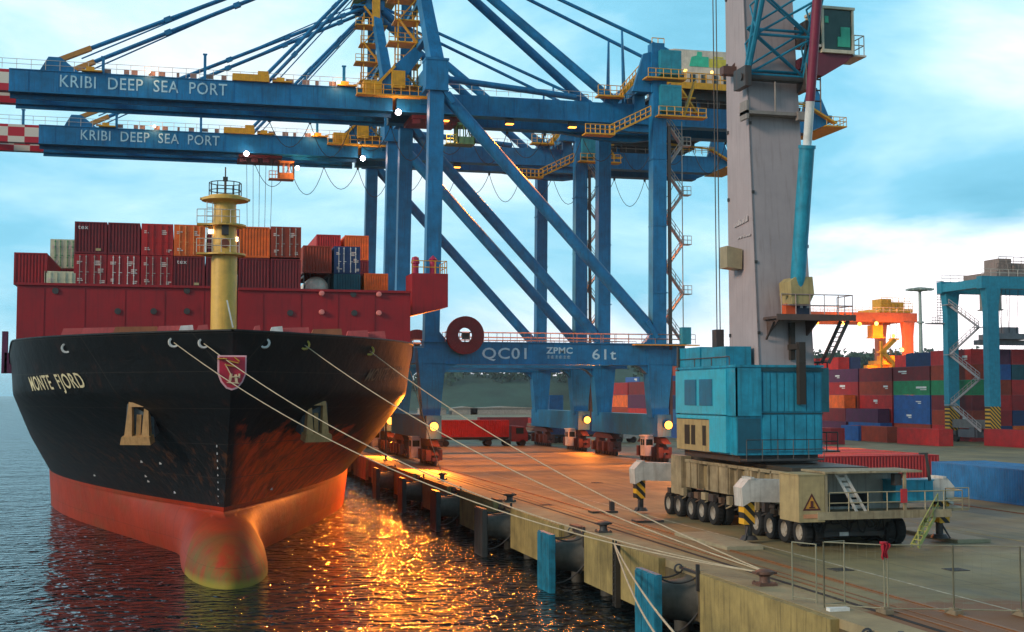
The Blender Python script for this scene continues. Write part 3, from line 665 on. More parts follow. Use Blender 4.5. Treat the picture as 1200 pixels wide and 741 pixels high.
mb.lathe([(0, -.6), (.7, -.45), (1.15, 0), (1.2, .3), (1.2, 6)], (p.x, 126, ZA+1.25), 24, 'y')
tk = thing('tank_container', (p.x, 126, ZA), 'white rounded tank container end under the brown container', 'tank container')
mb.build('tank', mat('tank_white', (.85, .72, .6), .5), tk, smooth=True)
mb = MB()
for x in (-1.18, 1.18):
    mb.cbox(p.x+x, 126, ZA+1.3, .12, .12, 2.6); mb.cbox(p.x+x, 132, ZA+1.3, .12, .12, 2.6); mb.cbox(p.x+x, 129, ZA+.1, .12, 6, .12); mb.cbox(p.x+x, 129, ZA+2.5, .12, 6, .12)
mb.build('frame', STEEL, tk)
# ------------------------------------------------------------------ quay cranes
XW, XL, YN, YF = 4.5, 31.8, 147.0, 168.0
YM = (YN+YF)/2
GT, GB = 44.1, 41.7                       # girder top and bottom
HAZ = striped('hazard_stripes', (.75, .38, .02), (.02, .02, .02), 1.6)
CHK = checker('boom_checker', (.55, .01, .03), (.78, .68, .58), (2.1, 1.25))
c1 = thing('quay_crane', (XW, YN, 0), 'nearer blue ship to shore gantry crane with white lettering on its lower portal beam', 'gantry crane', 'blue ship to shore cranes on the quay')
def part(mb, name, m=BLUE, p=None, **k): return mb.build(name, m, p or c1, **k)
for x, y in ((XW, YN), (XW, YF), (XL, YN), (XL, YF)):
    ws = x == XW; ztop = 45.5 if ws else 47.2
    mb = MB(); w = 1.7
    mb.beam((x, y, 13.5), (x+(.55 if ws else .3), y, ztop), w, 1.6)      # upper leg
    mb.beam((x-.05, y, 5.2), (x, y, 13.2), 1.9, 1.9, 3.4, 1.9)
    sg = 1
    for s in (-1, 1):    # haunches at the portal beam
        if (x == XW and s < 0) or (x == XL and s > 0): continue
        mb.prism([(x+s*.8, 9.3), (x+s*.8, 11.6), (x+s*3.4, 11.6), (x+s*2.3, 11.1), (x+s*1.4, 10.3)], 'y', y-.7, y+.7)
        mb.prism([(x+s*.8, 13.8), (x+s*.8, 15.2), (x+s*2.0, 13.8)], 'y', y-.6, y+.6)
    if ws: mb.cbox(x+.45, y, 44.6, 2.6, 2.2, 3.4); mb.cbox(x+.45, y, 46.3, 2.75, 2.35, .25); mb.cbox(x+.42, y, 42.8, 2.75, 2.35, .25)
    else:
        for zz in (20, 28, 36): mb.cbox(x+.15, y, zz, 1.8, 1.72, .12)
    part(mb, 'leg')
for y in (YN, YF):
    mb = MB(); mb.box(XW-.9, XL+3.2, y-.8, y+.8, 11.45, 13.85); mb.box(XW-1, XL+3.3, y-.95, y+.95, 13.85, 13.95); mb.box(XW-1, XL+3.3, y-.95, y+.95, 11.38, 11.46)
    pb = part(mb, 'portal_beam')
    if y == YN:
        for s, a, b_, h, bd in (('QC01', 565, 617, 1.25, 0), ('61t', 694, 722, 1.2, 0)):
            p, q = at(a, 420, Y=y-.82), at(b_, 420, Y=y-.82); lettering(s, (p.x, p.y, 12.05), (1,0,0), (0,0,1), q.x-p.x, h, LETTER, pb, ext=.02, bold=.012)
        p, q = at(640, 416, Y=y-.82), at(671, 416, Y=y-.82); lettering('ZPMC', (p.x, p.y, 12.7), (1,0,0), (0,0,1), q.x-p.x, .72, LETTER, pb, ext=.02, bold=.03)
        mb = MB()
        for k in range(6):
            x0 = p.x+.1+k*.49
            mb.box(x0, x0+.36, p.y-.02, p.y, 12.14, 12.19); mb.box(x0, x0+.36, p.y-.02, p.y, 12.36, 12.41); mb.box(x0+.15, x0+.2, p.y-.02, p.y, 12.1, 12.48)
            if k % 2: mb.box(x0, x0+.05, p.y-.02, p.y, 12.1, 12.4)
        mb.build('small_characters', LETTER, pb)
    mb = MB(); mb.rail([(XW+1.5, y-.85, 13.95), (XL+4.5, y-.85, 13.95)], 1.1, 1.6, .035); mb.rail([(XW+1.5, y+.85, 13.95), (XL+3.2, y+.85, 13.95)], 1.1, 1.6, .035); part(mb, 'beam_railing', mat('rail_faded_orange', (.42, .22, .16), .6))
for x in (XW, XL):
    mb = MB(); mb.box(x-.85, x+.85, YN-2.2, YF+2.2, 3.0, 5.6)
    part(mb, 'sill_beam', BLUE)
    mb = MB(); mb.box(x-.7, x+.7, YN+.8, YF-.8, 11.7, 13.6); part(mb, 'tie_beam')
    for y in (YN, YF):
        mb = MB(); dy = 1.4 if y == YN else -1.4
        mb.prism([(y-4.6+dy, 2.2), (y+4.6+dy, 2.2), (y+3.4+dy, 2.75), (y+.6, 3.05), (y-.6, 3.05), (y-3.4+dy, 2.75)], 'x', x-.5, x+.5)
        for s in (-1, 1): mb.prism([(y+dy+s*2.4-1.9, 1.2), (y+dy+s*2.4+1.9, 1.2), (y+dy+s*2.4+.4, 2.2), (y+dy+s*2.4-.4, 2.2)], 'x', x-.42, x+.42)
        for k in range(8): mb.cbox(x+(.75 if k % 2 else -.75), y+dy-4.1+k*1.17, 1.2, .55, .7, 1.2)
        mb.cbox(x, y+dy, .75, .8, 9.6, .35)
        bg = part(mb, 'bogie', mat('bogie_dark_red', (.14, .04, .03), .6, streak=.5))
        mb = MB()
        for k in range(8): mb.lathe([(0, -.18), (.38, -.18), (.42, -.12), (.42, .12), (.38, .18), (0, .18)], (x, y+dy-4.1+k*1.17, .45), 14, 'x')
        mb.build('rail_wheels', STEEL, bg)
        if y == YN:
            mb = MB(); p0 = (x-1.25, y+.3 if x == XL else y+3)
            mb.cbox(p0[0], p0[1], 1.9, 1.1, 1.6, 2.3); mb.cbox(p0[0], p0[1], 3.1, 1.3, 1.8, .12); cb = part(mb, 'control_cabin', WHT)
            mb = MB(); mb.box(p0[0]-.57, p0[0]-.54, p0[1]-.6, p0[1]-.08, 2.0, 2.7); mb.box(p0[0]-.57, p0[0]-.54, p0[1]+.08, p0[1]+.6, 2.0, 2.7); mb.box(p0[0]-.4, p0[0]+.4, p0[1]-.83, p0[1]-.8, 2.0, 2.7); mb.build('window', GLASS, cb)
# working lamps low on the near legs
for x, y, z in ((XW-.1, YN-2.75, 4.4), (XL+.3, YN-2.75, 4.4)):
    mb = MB(); mb.tube((x, y+.8, z+.2), (x, y-.1, z+.1), .06); mb.lathe([(.14, .3), (.48, .05), (.48, 0)], (x, y, z), 16, 'y'); fl = part(mb, 'floodlight', STEEL)
    mb = MB(); mb.lathe([(0, -.32), (.32, -.26), (.44, -.1), (.48, 0)], (x, y-.02, z), 14, 'y'); mb.build('lamp_glass', SODIUM, fl, smooth=True)
    spot_light((x, y-.9, z), 48000 if x < 10 else 6000, fl, (-.9, -1.2, -.14) if x < 10 else (-.6, -1, -.35), 82 if x < 10 else 120); lamp_light((x, y-2.4, z-.6), 700, fl)
# braces
for y in (YN, YF):
    mb = MB(); mb.tube((XW+1.6, y, 42.4), (XL-.5, y, 15.4), .72, n=16); mb.beam((XL-1.5, y, 16.6), (XL-.3, y, 14.6), 1.9, .5); mb.beam((XW+1, y, 43.2), (XW+2.4, y, 41.4), 1.9, .5); part(mb, 'diagonal_brace', smooth='auto')
    mb = MB(); mb.tube((XW+1.8, y, 44.3), (22.5, y+(2.5 if y == YN else -2.5), 43.6), .38, n=12); part(mb, 'tie_rod', smooth='auto')
for x in (XW+.5, XL+.2):
    mb = MB(); mb.box(x-.8, x+.8, YN-.2, YF+.2, 45.2, 47.0) if x > 20 else mb.box(x-.8, x+.8, YN, YF, 44.4, 46.2)
    for s in (-1, 1): mb.cbox(x, YM+s*3.9, 44.2, 1.4, .8, 3.2)
    part(mb, 'cross_beam')
# added floodlights, not seen on the crane, washing apron and water with orange light
for x in (XW+3, XW+11, XW+19):
    mb = MB(); mb.cbox(x, YM-3.4, GB-.5, 1.0, .8, .5); fl = part(mb, 'floodlight', STEEL); mb = MB(); mb.cbox(x, YM-3.4, GB-.80, .9, .7, .08); mb.build('lamp_glass', SODIUM, fl)
    spot_light((x, YM-3.5, GB-1.1), 27000, fl, (-.25, -.45, -1), 120, r=.9)
# apex frame
AX, AZ = 3.6, 64.3
for y, ya in ((YN, YM-1.6), (YF, YM+1.6)):
    mb = MB(); mb.beam((XW+.45, y, 46.2), (AX, ya, AZ), 1.6, 1.5, 1.1, 1.1); part(mb, 'apex_leg')
mb = MB(); mb.cbox(AX, YM, AZ, 2.6, 5.2, 1.5); mb.cbox(AX-2.2, YM, AZ-.1, 2, 4.6, .25); mb.cbox(AX+.4, YM, AZ+1.3, 1.4, 3.6, 1.3); part(mb, 'apex_head')
mb = MB(); mb.cbox(AX, YM, AZ+.85, 6.2, 6.4, .15); mb.rail([(AX-3.1, YM-3.2, AZ+.9), (AX+3.1, YM-3.2, AZ+.9), (AX+3.1, YM+3.2, AZ+.9)], 1.1, 1, .04); mb.cbox(AX, YM-3.0, AZ-1.2, 1.1, .5, 4.4)
part(mb, 'apex_platform', YEL)
for zz in (49.5, 54.5, 59.5):
    mb = MB(); k = (zz-46)/(AZ-46); hw = 10.5*(1-k)+1.6*k; mb.box(AX+.2, AX+.9, YM-hw, YM+hw, zz, zz+.5) if zz > 50 else mb.box(AX+.4, AX+1.1, YM-hw, YM+hw, zz, zz+.5); part(mb, 'apex_strut')
# yellow access tower beside the apex frame
mb = MB(); tx, ty = AX-.6, YM-1.5
for dx in (-1.2, 1.2):
    for dy in (-1.2, 1.2): mb.beam((tx+dx, ty+dy, 44.5), (tx+dx*.9, ty+dy*.9, 63), .16, .16)
for k in range(7):
    z = 45+k*2.7; mb.cbox(tx, ty, z, 3.2 if k % 2 else 4.6, 2.8, .14); mb.rail([(tx-1.6-(k % 2 == 0)*.7, ty-1.4, z), (tx+1.6, ty-1.4, z)], 1.05, .8, .05)
    s = 1 if k % 2 else -1
    mb.beam((tx-s*1.1, ty-1.3, z), (tx+s*1.1, ty-1.3, z+2.7), .7, .12)
part(mb, 'access_tower', YEL)
mb = MB(); mb.box(-3.4, 6.2, YN+5.2, YF-5.2, 43.2, 43.36); mb.rail([(-3.4, YN+5.3, 43.3), (6.0, YN+5.3, 43.3)], 1.2, 1, .05)
mb.box(-2.6, -.4, YN+5.6, YN+7.2, 43.4, 44.9); mb.box(.8, 2.4, YN+5.8, YN+8, 44.3, 46.4); mb.beam((-1.5, YN+6.2, 44), (1.2, YN+6.2, 47), .3, .3)
part(mb, 'hinge_platform', YEL)
mb = MB(); mb.prism([(-2.2, 43.9), (3.6, 49.5), (4.6, 48.6), (1.2, 43.9)], 'y', YM-4.1, YM-3.4); part(mb, 'hinge_bracket')
for y in (YM-4.2, YM+4.0):
    mb = MB(); mb.prism([(.0, 44.1), (2.0, 44.1), (1.5, 45.8), (.5, 45.8)], 'y', y, y+.3); part(mb, 'hinge_plate')
# boom: twin box girders
bm_ = []
for y, s in ((YM-3.3, -1), (YM+3.3, 1)):
    mb = MB(); mb.box(-42.0, 1.0, y-.65, y+.65, GB, GT); mb.box(-42.0, 1.0, y-.95, y+.95, GB-.14, GB-.003); mb.box(-42, 1, y-.75, y+.75, GT+.003, GT+.1)
    mb.box(-42, 1, y-s*.65-.1 if s > 0 else y+.65-.2, y-s*.65+.2 if s > 0 else y+.65+.1, GB-.6, GB-.16)
    mb.prism([(-38.8, GT+.1), (-37.9, GT+1.7), (-36.6, GT+1.7), (-34.6, GT+.1)], 'y', y-.5, y+.5)
    k = 0
    while -40+k*3.2 < 0: mb.box(-40+k*3.2, -39.94+k*3.2, y-.70, y-.65, GB, GT); k += 1
    bo = part(mb, 'boom_girder'); bm_.append(bo)
    mb = MB(); mb.box(-60, -42.003, y-.65, y+.65, GB, GT); part(mb, 'boom_end', CHK, bo)
    mb = MB(); mb.box(1.5, 55, y-.65, y+.65, GB, GT); mb.box(1.5, 55, y-.95, y+.95, GB-.14, GB-.003); mb.prism([(55, GB), (55, GT), (58.5, GT), (58.5, GT-.9)], 'y', y-.65, y+.65); k = 0
    mb.prism([(22, GB), (30.6, GB-1.0), (33.6, GB-1.0), (40, GB)], 'y', y-.5, y+.5)
    while 3+k*3.2 < 54: mb.box(3+k*3.2, 3.06+k*3.2, y-.70, y-.65, GB, GT); k += 1
    part(mb, 'main_girder')
p, q = at(70, 104, Y=YM-3.98), at(266, 118, Y=YM-3.98)
lettering('KRIBI  DEEP  SEA  PORT', (p.x, p.y, GB+.72), (1,0,0), (0,0,1), q.x-p.x, 1.35, LETTER, bm_[0], ext=.02, bold=.006)
mb = MB()
for x in range(-58, 54, 8): mb.box(x, x+.5, YM-2.7, YM+2.7, GT-1.0, GT-.2)
part(mb, 'girder_ties')
mb = MB()
for y in (YM-4.0, YM+4.0): mb.rail([(-58, y, GT+.1), (0, y, GT+.1)], 1.1, 1.5, .03); mb.rail([(3, y, GT+.1), (55, y, GT+.1)], 1.1, 1.5, .03)
part(mb, 'walkway_railing', RAILW)
rb = random.Random(3)
FITM = mat('pink_grey_fitting', (.45, .25, .20), .6)
for i in range(26): x = -36+i*1.55+rb.uniform(-.5, .5); mb = MB(); mb.cbox(x, YM-3.6, GT+.45, rb.uniform(.3, .9), .3, rb.uniform(.25, .6)); part(mb, 'cable_fitting', FITM)
mb = None
if 0: part(mb, 'cable_fittings', mat('pink_grey_fitting', (.45, .25, .20), .6))
for x in (-33.2, -12, -4.5): mb = MB(); mb.cbox(x, YM-3.9, GT+.25, 2.2, 1.2, .16); mb.cbox(x-.2, YM-3.9, GT+.5, .9, .6, .5); part(mb, 'post_platform', YEL)
mb = MB(); mb.cbox(-15.6, YM-3.7, GT+.5, 4.2, 1.4, .8); mb.cbox(-14.2, YM-3.7, GT+1.0, 1.2, .8, .8)
part(mb, 'sheave_platform', YEL)
for x, h in ((-32.0, 2.0), (-20.8, 3.0), (-4.8, 2.6), (-44, 2)):
    mb = MB(); mb.beam((x, YM-3.9, GT), (x, YM-3.9, GT+h), .32, .32); mb.cbox(x, YM-3.9, GT+h, .5, .4, .12); part(mb, 'boom_post', BLUE)
# stays
for y, ya in ((YM-3.3, YM-1.6), (YM+3.3, YM+1.6)):
    mb = MB(); a, b_ = Vector((-37.4, y, GT+1.2)), Vector((AX-1, ya, AZ)); mb.tube(a+(b_-a)*.1, b_, .26, n=8)
    for k in (.3, .5, .7, .9): c_ = a.lerp(b_, k); mb.beam(c_, c_+(b_-a).normalized()*.8, .7, .6)
    mb.tube(a+Vector((3, 0, .6)), b_+Vector((0, 0, .9)), .09, n=6); st_ = part(mb, 'forestay', BLUE)
    mb = MB(); mb.beam(a, a+(b_-a)*.1, .65, .55); mb.build('stay_end', mat('ochre_stay_end', (.50, .22, .04), .5), st_)
    mb = MB(); a, b_ = Vector((-14.6, y, GT+.3)), Vector((AX-1, ya, AZ-.6)); mb.tube(a, b_, .22, n=8); mb.tube(a+Vector((1, 0, 0)), b_+Vector((.6, 0, .3)), .08, n=6)
    for k in (.25, .5, .75): c_ = a.lerp(b_, k); mb.beam(c_, c_+(b_-a).normalized()*.7, .6, .5)
    part(mb, 'inner_forestay', BLUE)
    mb = MB(); mb.tube((AX+.9, ya, AZ-.4), (28.4, y, GT+.7), .58, n=14); mb.beam((27.4, y, GT+1.4), (29.2, y, GT), 1.5, 1.0); part(mb, 'backstay', smooth='auto')
    mb = MB(); a, b_ = Vector((AX+1, ya, AZ)), Vector((34, y, 50.2)) if y < YM else Vector((34, y, 50.8)); b_ = Vector((46, y, 47.6)); a2 = a
    mb.tube(a, b_, .24, n=8)
    for k in (.62, .86): c_ = a.lerp(b_, k); mb.tube(c_, (c_.x-.3, y-.5, GT), .14, n=6); mb.tube(c_, (c_.x+.3, y+.3, GT), .14, n=6)
    part(mb, 'rear_stay', BLUE)
# stairs and platforms over the landside legs
mb = MB()
for y in (YM-4.5,):
    mb.cbox(28.0, y, GT+.6, 3.4, 1.5, .2); mb.rail([(26.3, y-.7, GT+.7), (29.5, y-.7, GT+.7)], 1.2, .8, .05)
    mb.beam((29.2, y, GT+.6), (33.2, y, GT+5.2), 1.2, .45); mb.rail([(29.2, y-.6, GT+.6), (33.2, y-.6, GT+5.2)], 1.2, .6, .06)
    mb.cbox(34.2, y, GT+5.4, 2.8, 1.6, .2); mb.rail([(32.9, y-.8, GT+5.4), (35.6, y-.8, GT+5.4)], 1.2, .6, .05); mb.rail([(33.3, y-.8, GT+6.6), (34.9, y-.8, GT+6.6)], 1.6, .8, .06)
    mb.beam((35.3, y, GT+5.3), (36.2, y, GT+1.2), 1.2, .3); mb.cbox(36.6, y, GT+1.2, 2.4, 1.6, .2)
part(mb, 'upper_stairs', YEL)
mb = MB(); mb.cbox(32.5, YN-1.2, 45.5, 5.0, 1.6, .16); mb.rail([(30.2, YN-1.9, 45.5), (35, YN-1.9, 45.5)], 1.1, .9, .05); mb.cbox(34.5, YN-1.2, 41.0, 6.2, 1.6, .16)
mb.rail([(31.5, YN-1.9, 41), (37.5, YN-1.9, 41)], 1.1, .9, .05)
mb.beam((30.6, YN-1.2, 41.0), (25.4, YN-1.2, 38.4), .9, .2); mb.rail([(30.6, YN-1.6, 41.0), (25.4, YN-1.6, 38.4)], 1.1, .7, .06); mb.cbox(24.2, YN-1.2, 38.4, 3.6, 1.6, .16); mb.rail([(22.4, YN-1.9, 38.4), (26, YN-1.9, 38.4)], 1.1, .6, .06)
mb.beam((36.6, YN-.6, 45.6), (35.0, YN-.6, 41), .8, .2)
part(mb, 'landside_platform', YEL)
for z0, z1 in ((46, 49.0), (41.6, 44.8)):
    mb = MB(); mb.cbox(33.2, YN-.9, (z0+z1)/2, 2.6, 1.4, z1-z0); mb.box(33.15, 33.22, YN-1.64, YN-1.6, z0+.1, z1-.1); mb.box(31.88, 34.52, YN-1.63, YN-1.6, z1-.3, z1-.2); part(mb, 'switch_cabinet', mat('teal_cabinet', (.02, .26, .36), .4))
mb = MB(); mb.prism([(28.8, GT), (30.2, GT+4.6), (31.6, GT+5.0), (31.8, GT), ], 'y', YN-.3, YN+.3); mb.beam((31.9, YN, 44), (31.9, YN, 50), 1.6, 1.5); part(mb, 'gusset')
# machinery house
hx0, hx1 = at(790, 62, Y=YM-5).x, 60
mb = MB(); mb.prism([(YM-5, 46.6), (YM-5, 51.2), (YM, 52.2), (YM+5, 51.2), (YM+5, 46.6)], 'x', hx0, 51.5); mh = part(mb, 'machinery_house', mat('house_cream', (.70, .60, .50), .5, streak=.3))
mb = MB(); mb.box(hx0-1, 52.5, YM-6.4, YM+6.4, 46.1, 46.5); mb.box(hx0-.5, 52, YM-4.5, YM+4.5, 45.0, 46.1); mb.build('house_floor', STEEL, mh)
mb = MB(); mb.rail([(hx0-1, YM-6.3, 46.5), (52.4, YM-6.3, 46.5)], 1.4, .9, .07); mb.box(hx0-1, 52.4, YM-6.42, YM-6.36, 45.9, 46.7); mb.cbox(hx0+.5, YM-6.6, 44.6, 3, .9, .15); mb.cbox(hx0+1.8, YM-6.6, 42.8, 3, .9, .15); mb.beam((hx0, YM-6.6, 46), (hx0+2.4, YM-6.6, 42.6), .6, .2); mb.build('house_gallery', YEL, mh)
for k in range(9): x = hx0+.6+k*1.5; mb = MB(); mb.box(x, x+.7, YM-5.06, YM-5.003, 46.9, 48.1); mb.build('window', GLASS, mh)
mb = MB(); x = hx0+2.0
mb.prism([(x, 49.1), (x+.3, 50.3), (x+1, 50.5), (x+1.1, 51.0), (x+1.7, 51.0), (x+1.7, 50.4), (x+2.6, 50.4), (x+2.6, 49.1)], 'y', YM-5.05, YM-5.003); mb.build('green_emblem', mat('emblem_green', (.05, .55, .35), .5), mh)
mb = MB(); mb.box(x+2.7, x+5.6, YM-5.05, YM-5.003, 49.1, 50.2); mb.box(x+3.2, x+4.6, YM-5.05, YM-5.003, 50.3, 50.5); mb.build('yellow_emblem', mat('emblem_yellow', (.65, .55, .06), .5), mh)
for k in range(5): lm = MB(); x = hx0+1+k*3.6; lm.cbox(x, YM-6.2, 48.2, .35, .3, .25); o = lm.build('gallery_lamp', ORL, mh)
# rear end platform
mb = MB(); mb.beam((47, YM-4.6, GT+1.6), (55, YM-4.6, GT+1.0), .2, .25); mb.beam((54.5, YM-4.6, GT+1.0), (58.6, YM-4.6, GT-1.2), .8, .22); mb.cbox(58.8, YM, GB+.9, 3, 9.2, .16); mb.rail([(57.4, YM-4.6, GB+1), (60.2, YM-4.6, GB+1), (60.2, YM+4.6, GB+1)], 1.1, .8, .05); mb.rail([(48, YM-4.8, GT+.2), (55, YM-4.8, GT+.2)], 1.1, .9, .05)
part(mb, 'rear_platform', YEL)
mb = MB(); mb.prism([(54.5, GT), (55.5, GT+3.6), (56.6, GT+3.6), (58.2, GT)], 'y', YM-3.6, YM-3.0); mb.beam((51, YM-3.3, GT+2.6), (55.8, YM-3.3, GT+3.2), .25, .25); part(mb, 'rear_bracket')
# cable reel
p = at(545, 393, Y=YN-1.4); rr_ = 2.15
mb = MB()
for off in (-.28, .28): mb.lathe([(.85, off-.06), (rr_, off-.06), (rr_, off+.06), (.85, off+.06), (.85, off-.06)], p, 40, 'y')
for k in range(30):
    t = k*math.pi/15
    for off in (-.38, ): mb.beam((p.x+.85*math.cos(t), p.y+off, p.z+.85*math.sin(t)), (p.x+rr_*math.cos(t), p.y+off, p.z+rr_*math.sin(t)), .07, .06)
mb.lathe([(1.0, -.22), (1.7, -.22), (1.7, .22), (1.0, .22)], p, 32, 'y')
rl = part(mb, 'cable_reel', REDREEL)
mb = MB(); mb.lathe([(0, -.5), (.28, -.5), (.28, .9), (0, .9)], p, 16, 'y'); mb.cbox(p.x, p.y-.35, p.z-.1, .85, .3, .75)
for k in range(3): t = k*2*math.pi/3+.5; mb.beam((p.x, p.y, p.z), (p.x+.95*math.cos(t), p.y, p.z+.95*math.sin(t)), .10, .10)
mb.box(p.x-.2, p.x+.2, p.y+.4, p.y+.9, p.z-.3, 14.5); mb.build('reel_hub', STEEL, rl)
# landside stair tower: zigzag flights
mb = MB(); sx, sy_ = XL+2.6, YN+1
for dx in (-1.1, 1.1): mb.beam((sx+dx, sy_, 14), (sx+dx, sy_, 41), .10, .10)
for k in range(9):
    z = 14+k*3; s = 1 if k % 2 else -1
    mb.beam((sx-s*1.1, sy_, z), (sx+s*1.1, sy_, z+3), .8, .14); mb.rail([(sx-s*1.1, sy_-.4, z), (sx+s*1.1, sy_-.4, z+3)], .95, .8, .045); mb.cbox(sx+s*1.5, sy_, z+3, 1.1, 1.2, .10)
    mb.rail([(sx+s*1.0, sy_-.6, z+3), (sx+s*2.0, sy_-.6, z+3)], 1, .5, .04)
part(mb, 'stair_tower', mat('stair_pale', (.62, .52, .46), .5, streak=.4))
mb = MB(); x = XL+1.4
mb.beam((x, YN-.7, 4), (x, YN-.7, 40), .35, .35); part(mb, 'cable_duct', STEEL)
mb = MB(); mb.cbox(35.0, YN-.9, 14.9, 1.1, 1, 2.0); part(mb, 'switch_cabinet', mat('teal_cabinet', (.02, .26, .36), .4))
mb = MB(); mb.box(XL-3.5, XL+4.6, YN-2.0, YN-.96, 13.7, 13.82); part(mb, 'stair_landing', YEL)
# festoon loops
mb = MB(); x = 4.0
for a in list(range(-13, 52, 5)):
    pts = []
    for k in range(11): u = k/10; pts.append((a+5*u, YM+3.9, GB-.3-(3.2 if a % 2 else 4.2)*4*u*(1-u)))
    mb.path(pts, .045, 4); mb.cbox(a, YM+3.9, GB-.35, .3, .2, .3)
part(mb, 'festoon_cable', STEEL)
# hinge floodlight (pale) and little red and warm boom lights
def boom_lamp(x, y, z, m, e_, r=.35, col=(1, .62, .45), par=None):
    mb = MB(); mb.lathe([(.1, .2), (r, 0)], (x, y, z), 12, 'y'); fl = part(mb, 'floodlight', STEEL, par); mb = MB(); mb.lathe([(0, -.15), (r*.8, -.1), (r, 0)], (x, y-.01, z), 12, 'y'); mb.build('lamp_glass', m, fl, smooth=True)
    if e_: lamp_light((x, y-.7, z), e_, fl, col)
boom_lamp(1.6, YM-4.6, GB-.3, emat('hinge_lamp', (1, .8, .8), 25), 220, .36)
for x in (-27, -5.5): boom_lamp(x, YM-4.4, GT+.5, WARMW, 120, .2, (1, .5, .2))
# second crane: a copy of the first one span further along the quay
DY2 = 31.6
c2_ = copy_tree(c1); c2_.location = (XW, YN+DY2, 0)
c2_['label'] = 'farther blue ship to shore gantry crane, its lettered boom lower and behind in the picture'
for ch in list(c2_.children):
    if ch.name.startswith('portal_beam'):
        for g in list(ch.children): bpy.data.objects.remove(g)
c2 = c2_
SILLO = BLUE
# trolleys with their cabs, one per crane
def trolley(root, X, dy, ropes, cabm, landside=False):
    mb = MB(); mb.box(X-3, X+3, YM-3.0+dy, YM+3.0+dy, GB-.6, GB-.1)
    for k in range(4): mb.cbox(X-2.4+k*1.6, YM-2.6+dy, GB-.9, .9, .6, .5)
    tr = mb.build('trolley', mat('trolley_dark_red', (.16, .02, .03), .5), root)
    cx, cyy, cz = X+3.6, YM-2.4+dy, GB-2.2
    mb = MB(); mb.box(cx-1.1, cx+1.1, cyy-1.1, cyy+1.1, cz-1.3, cz-1.1); mb.box(cx-1.1, cx+1.1, cyy-1.1, cyy+1.1, cz+1.0, cz+1.3)
    for a in (-1.05, -.35, .35, 1.05):
        for b_ in (-1.05, 1.05): mb.cbox(cx+a, cyy+b_, cz, .12, .12, 2.4); mb.cbox(cx+b_, cyy+a, cz, .12, .12, 2.4)
    mb.box(cx-1.0, cx+1.0, cyy-1.06, cyy-1.0, cz-1.1, cz-.4); mb.box(cx-2.4, cx-1.1, cyy-1, cyy+1, cz-1.3, cz-1.2); mb.rail([(cx-2.4, cyy-1, cz-1.2), (cx-1.1, cyy-1, cz-1.2)], 1, .4, .05)
    cb = mb.build('operator_cab', cabm, tr)
    if ropes:
        mb = MB()
        for k in range(5): mb.tube((X-1.8+k*.9, YM-1+dy, GB-.6), (X-1.5+k*.75, YM-1+dy, ropes), .035, n=4)
        mb.build('hoist_ropes', STEEL, tr)
    return tr, (cx, cyy, cz)
CABO = mat('cab_orange', (.62, .17, .03), .45)
t2, cc = trolley(c2, -12.6, DY2, 24.5, CABO)
boom_lamp(cc[0]+1.5, cc[1]-1.3, cc[2]+.3, emat('cab_lamp', (1, .9, .9), 20), 300, .3, (1, .6, .3), t2.parent)
boom_lamp(-14.6, YM-4.4+DY2, GB-.3, emat('hinge_lamp', (1, .8, .8), 25), 120, .35, par=c2)
t1, cc = trolley(c1, 6.5, 0, None, mat('cab_green_orange', (.10, .22, .10), .45))
# lamp post at the quay edge beside the ship
ql = thing('quay_lamp', (1.1, 158, 0), 'orange quay lamp on a post glowing against the ship side', 'lamp')
mb = MB(); mb.tube((1.1, 158, 0), (1.1, 158, 8.1), .14, .09); mb.beam((1.1, 158, 8.1), (1.1, 156.9, 8.3), .12, .12); mb.lathe([(0, 0), (.3, 0), (.3, .15), (0, .15)], (1.1, 158, 0), 10); mb.build('post', STEEL, ql)
mb = MB(); mb.lathe([(0, 8.45), (.42, 8.35), (.45, 8.2)], (1.1, 156.9, 0), 14); mb.build('hood', STEEL, ql)
mb = MB(); mb.lathe([(.42, 8.2), (.40, 7.95), (.2, 7.75), (0, 7.7)], (1.1, 156.9, 0), 14); mb.build('lamp_glass', SODIUM, ql, smooth=True)
spot_light((1.1, 156.2, 7.6), 26000, ql, (-.85, -1.1, -.18), 80)
# ------------------------------------------------------------------ crane rails and cable slot on the quay
mb = MB()
for x in (XW, XL):
    mb.box(x-.05, x+.05, -60, 400, .0, .05); mb.box(x-.22, x-.12, -60, 400, -.0, .012); mb.box(x+.12, x+.22, -60, 400, 0, .012)
RUST = mat('rusty_rail', (.30, .12, .04), .5, .3)
tag(mb.build('crane_rail', RUST), 'rusty crane rails running along the quay beside the cable slot', 'rail')
mb = MB(); mb.box(1.98, 2.22, -60, 400, .004, .012); tag(mb.build('cable_slot', mat('slot_black', (.015, .012, .01), .9)), 'dark cable slot running along the quay edge inside the bollards', 'cable slot')
mb = MB(); mb.box(2.7, 2.82, -60, 400, .004, .03); mb.box(3.3, 3.36, -60, 400, .004, .02); tag(mb.build('cable_strip', RUST), 'rusty steel strip edging the cable slot on the quay', 'steel strip')


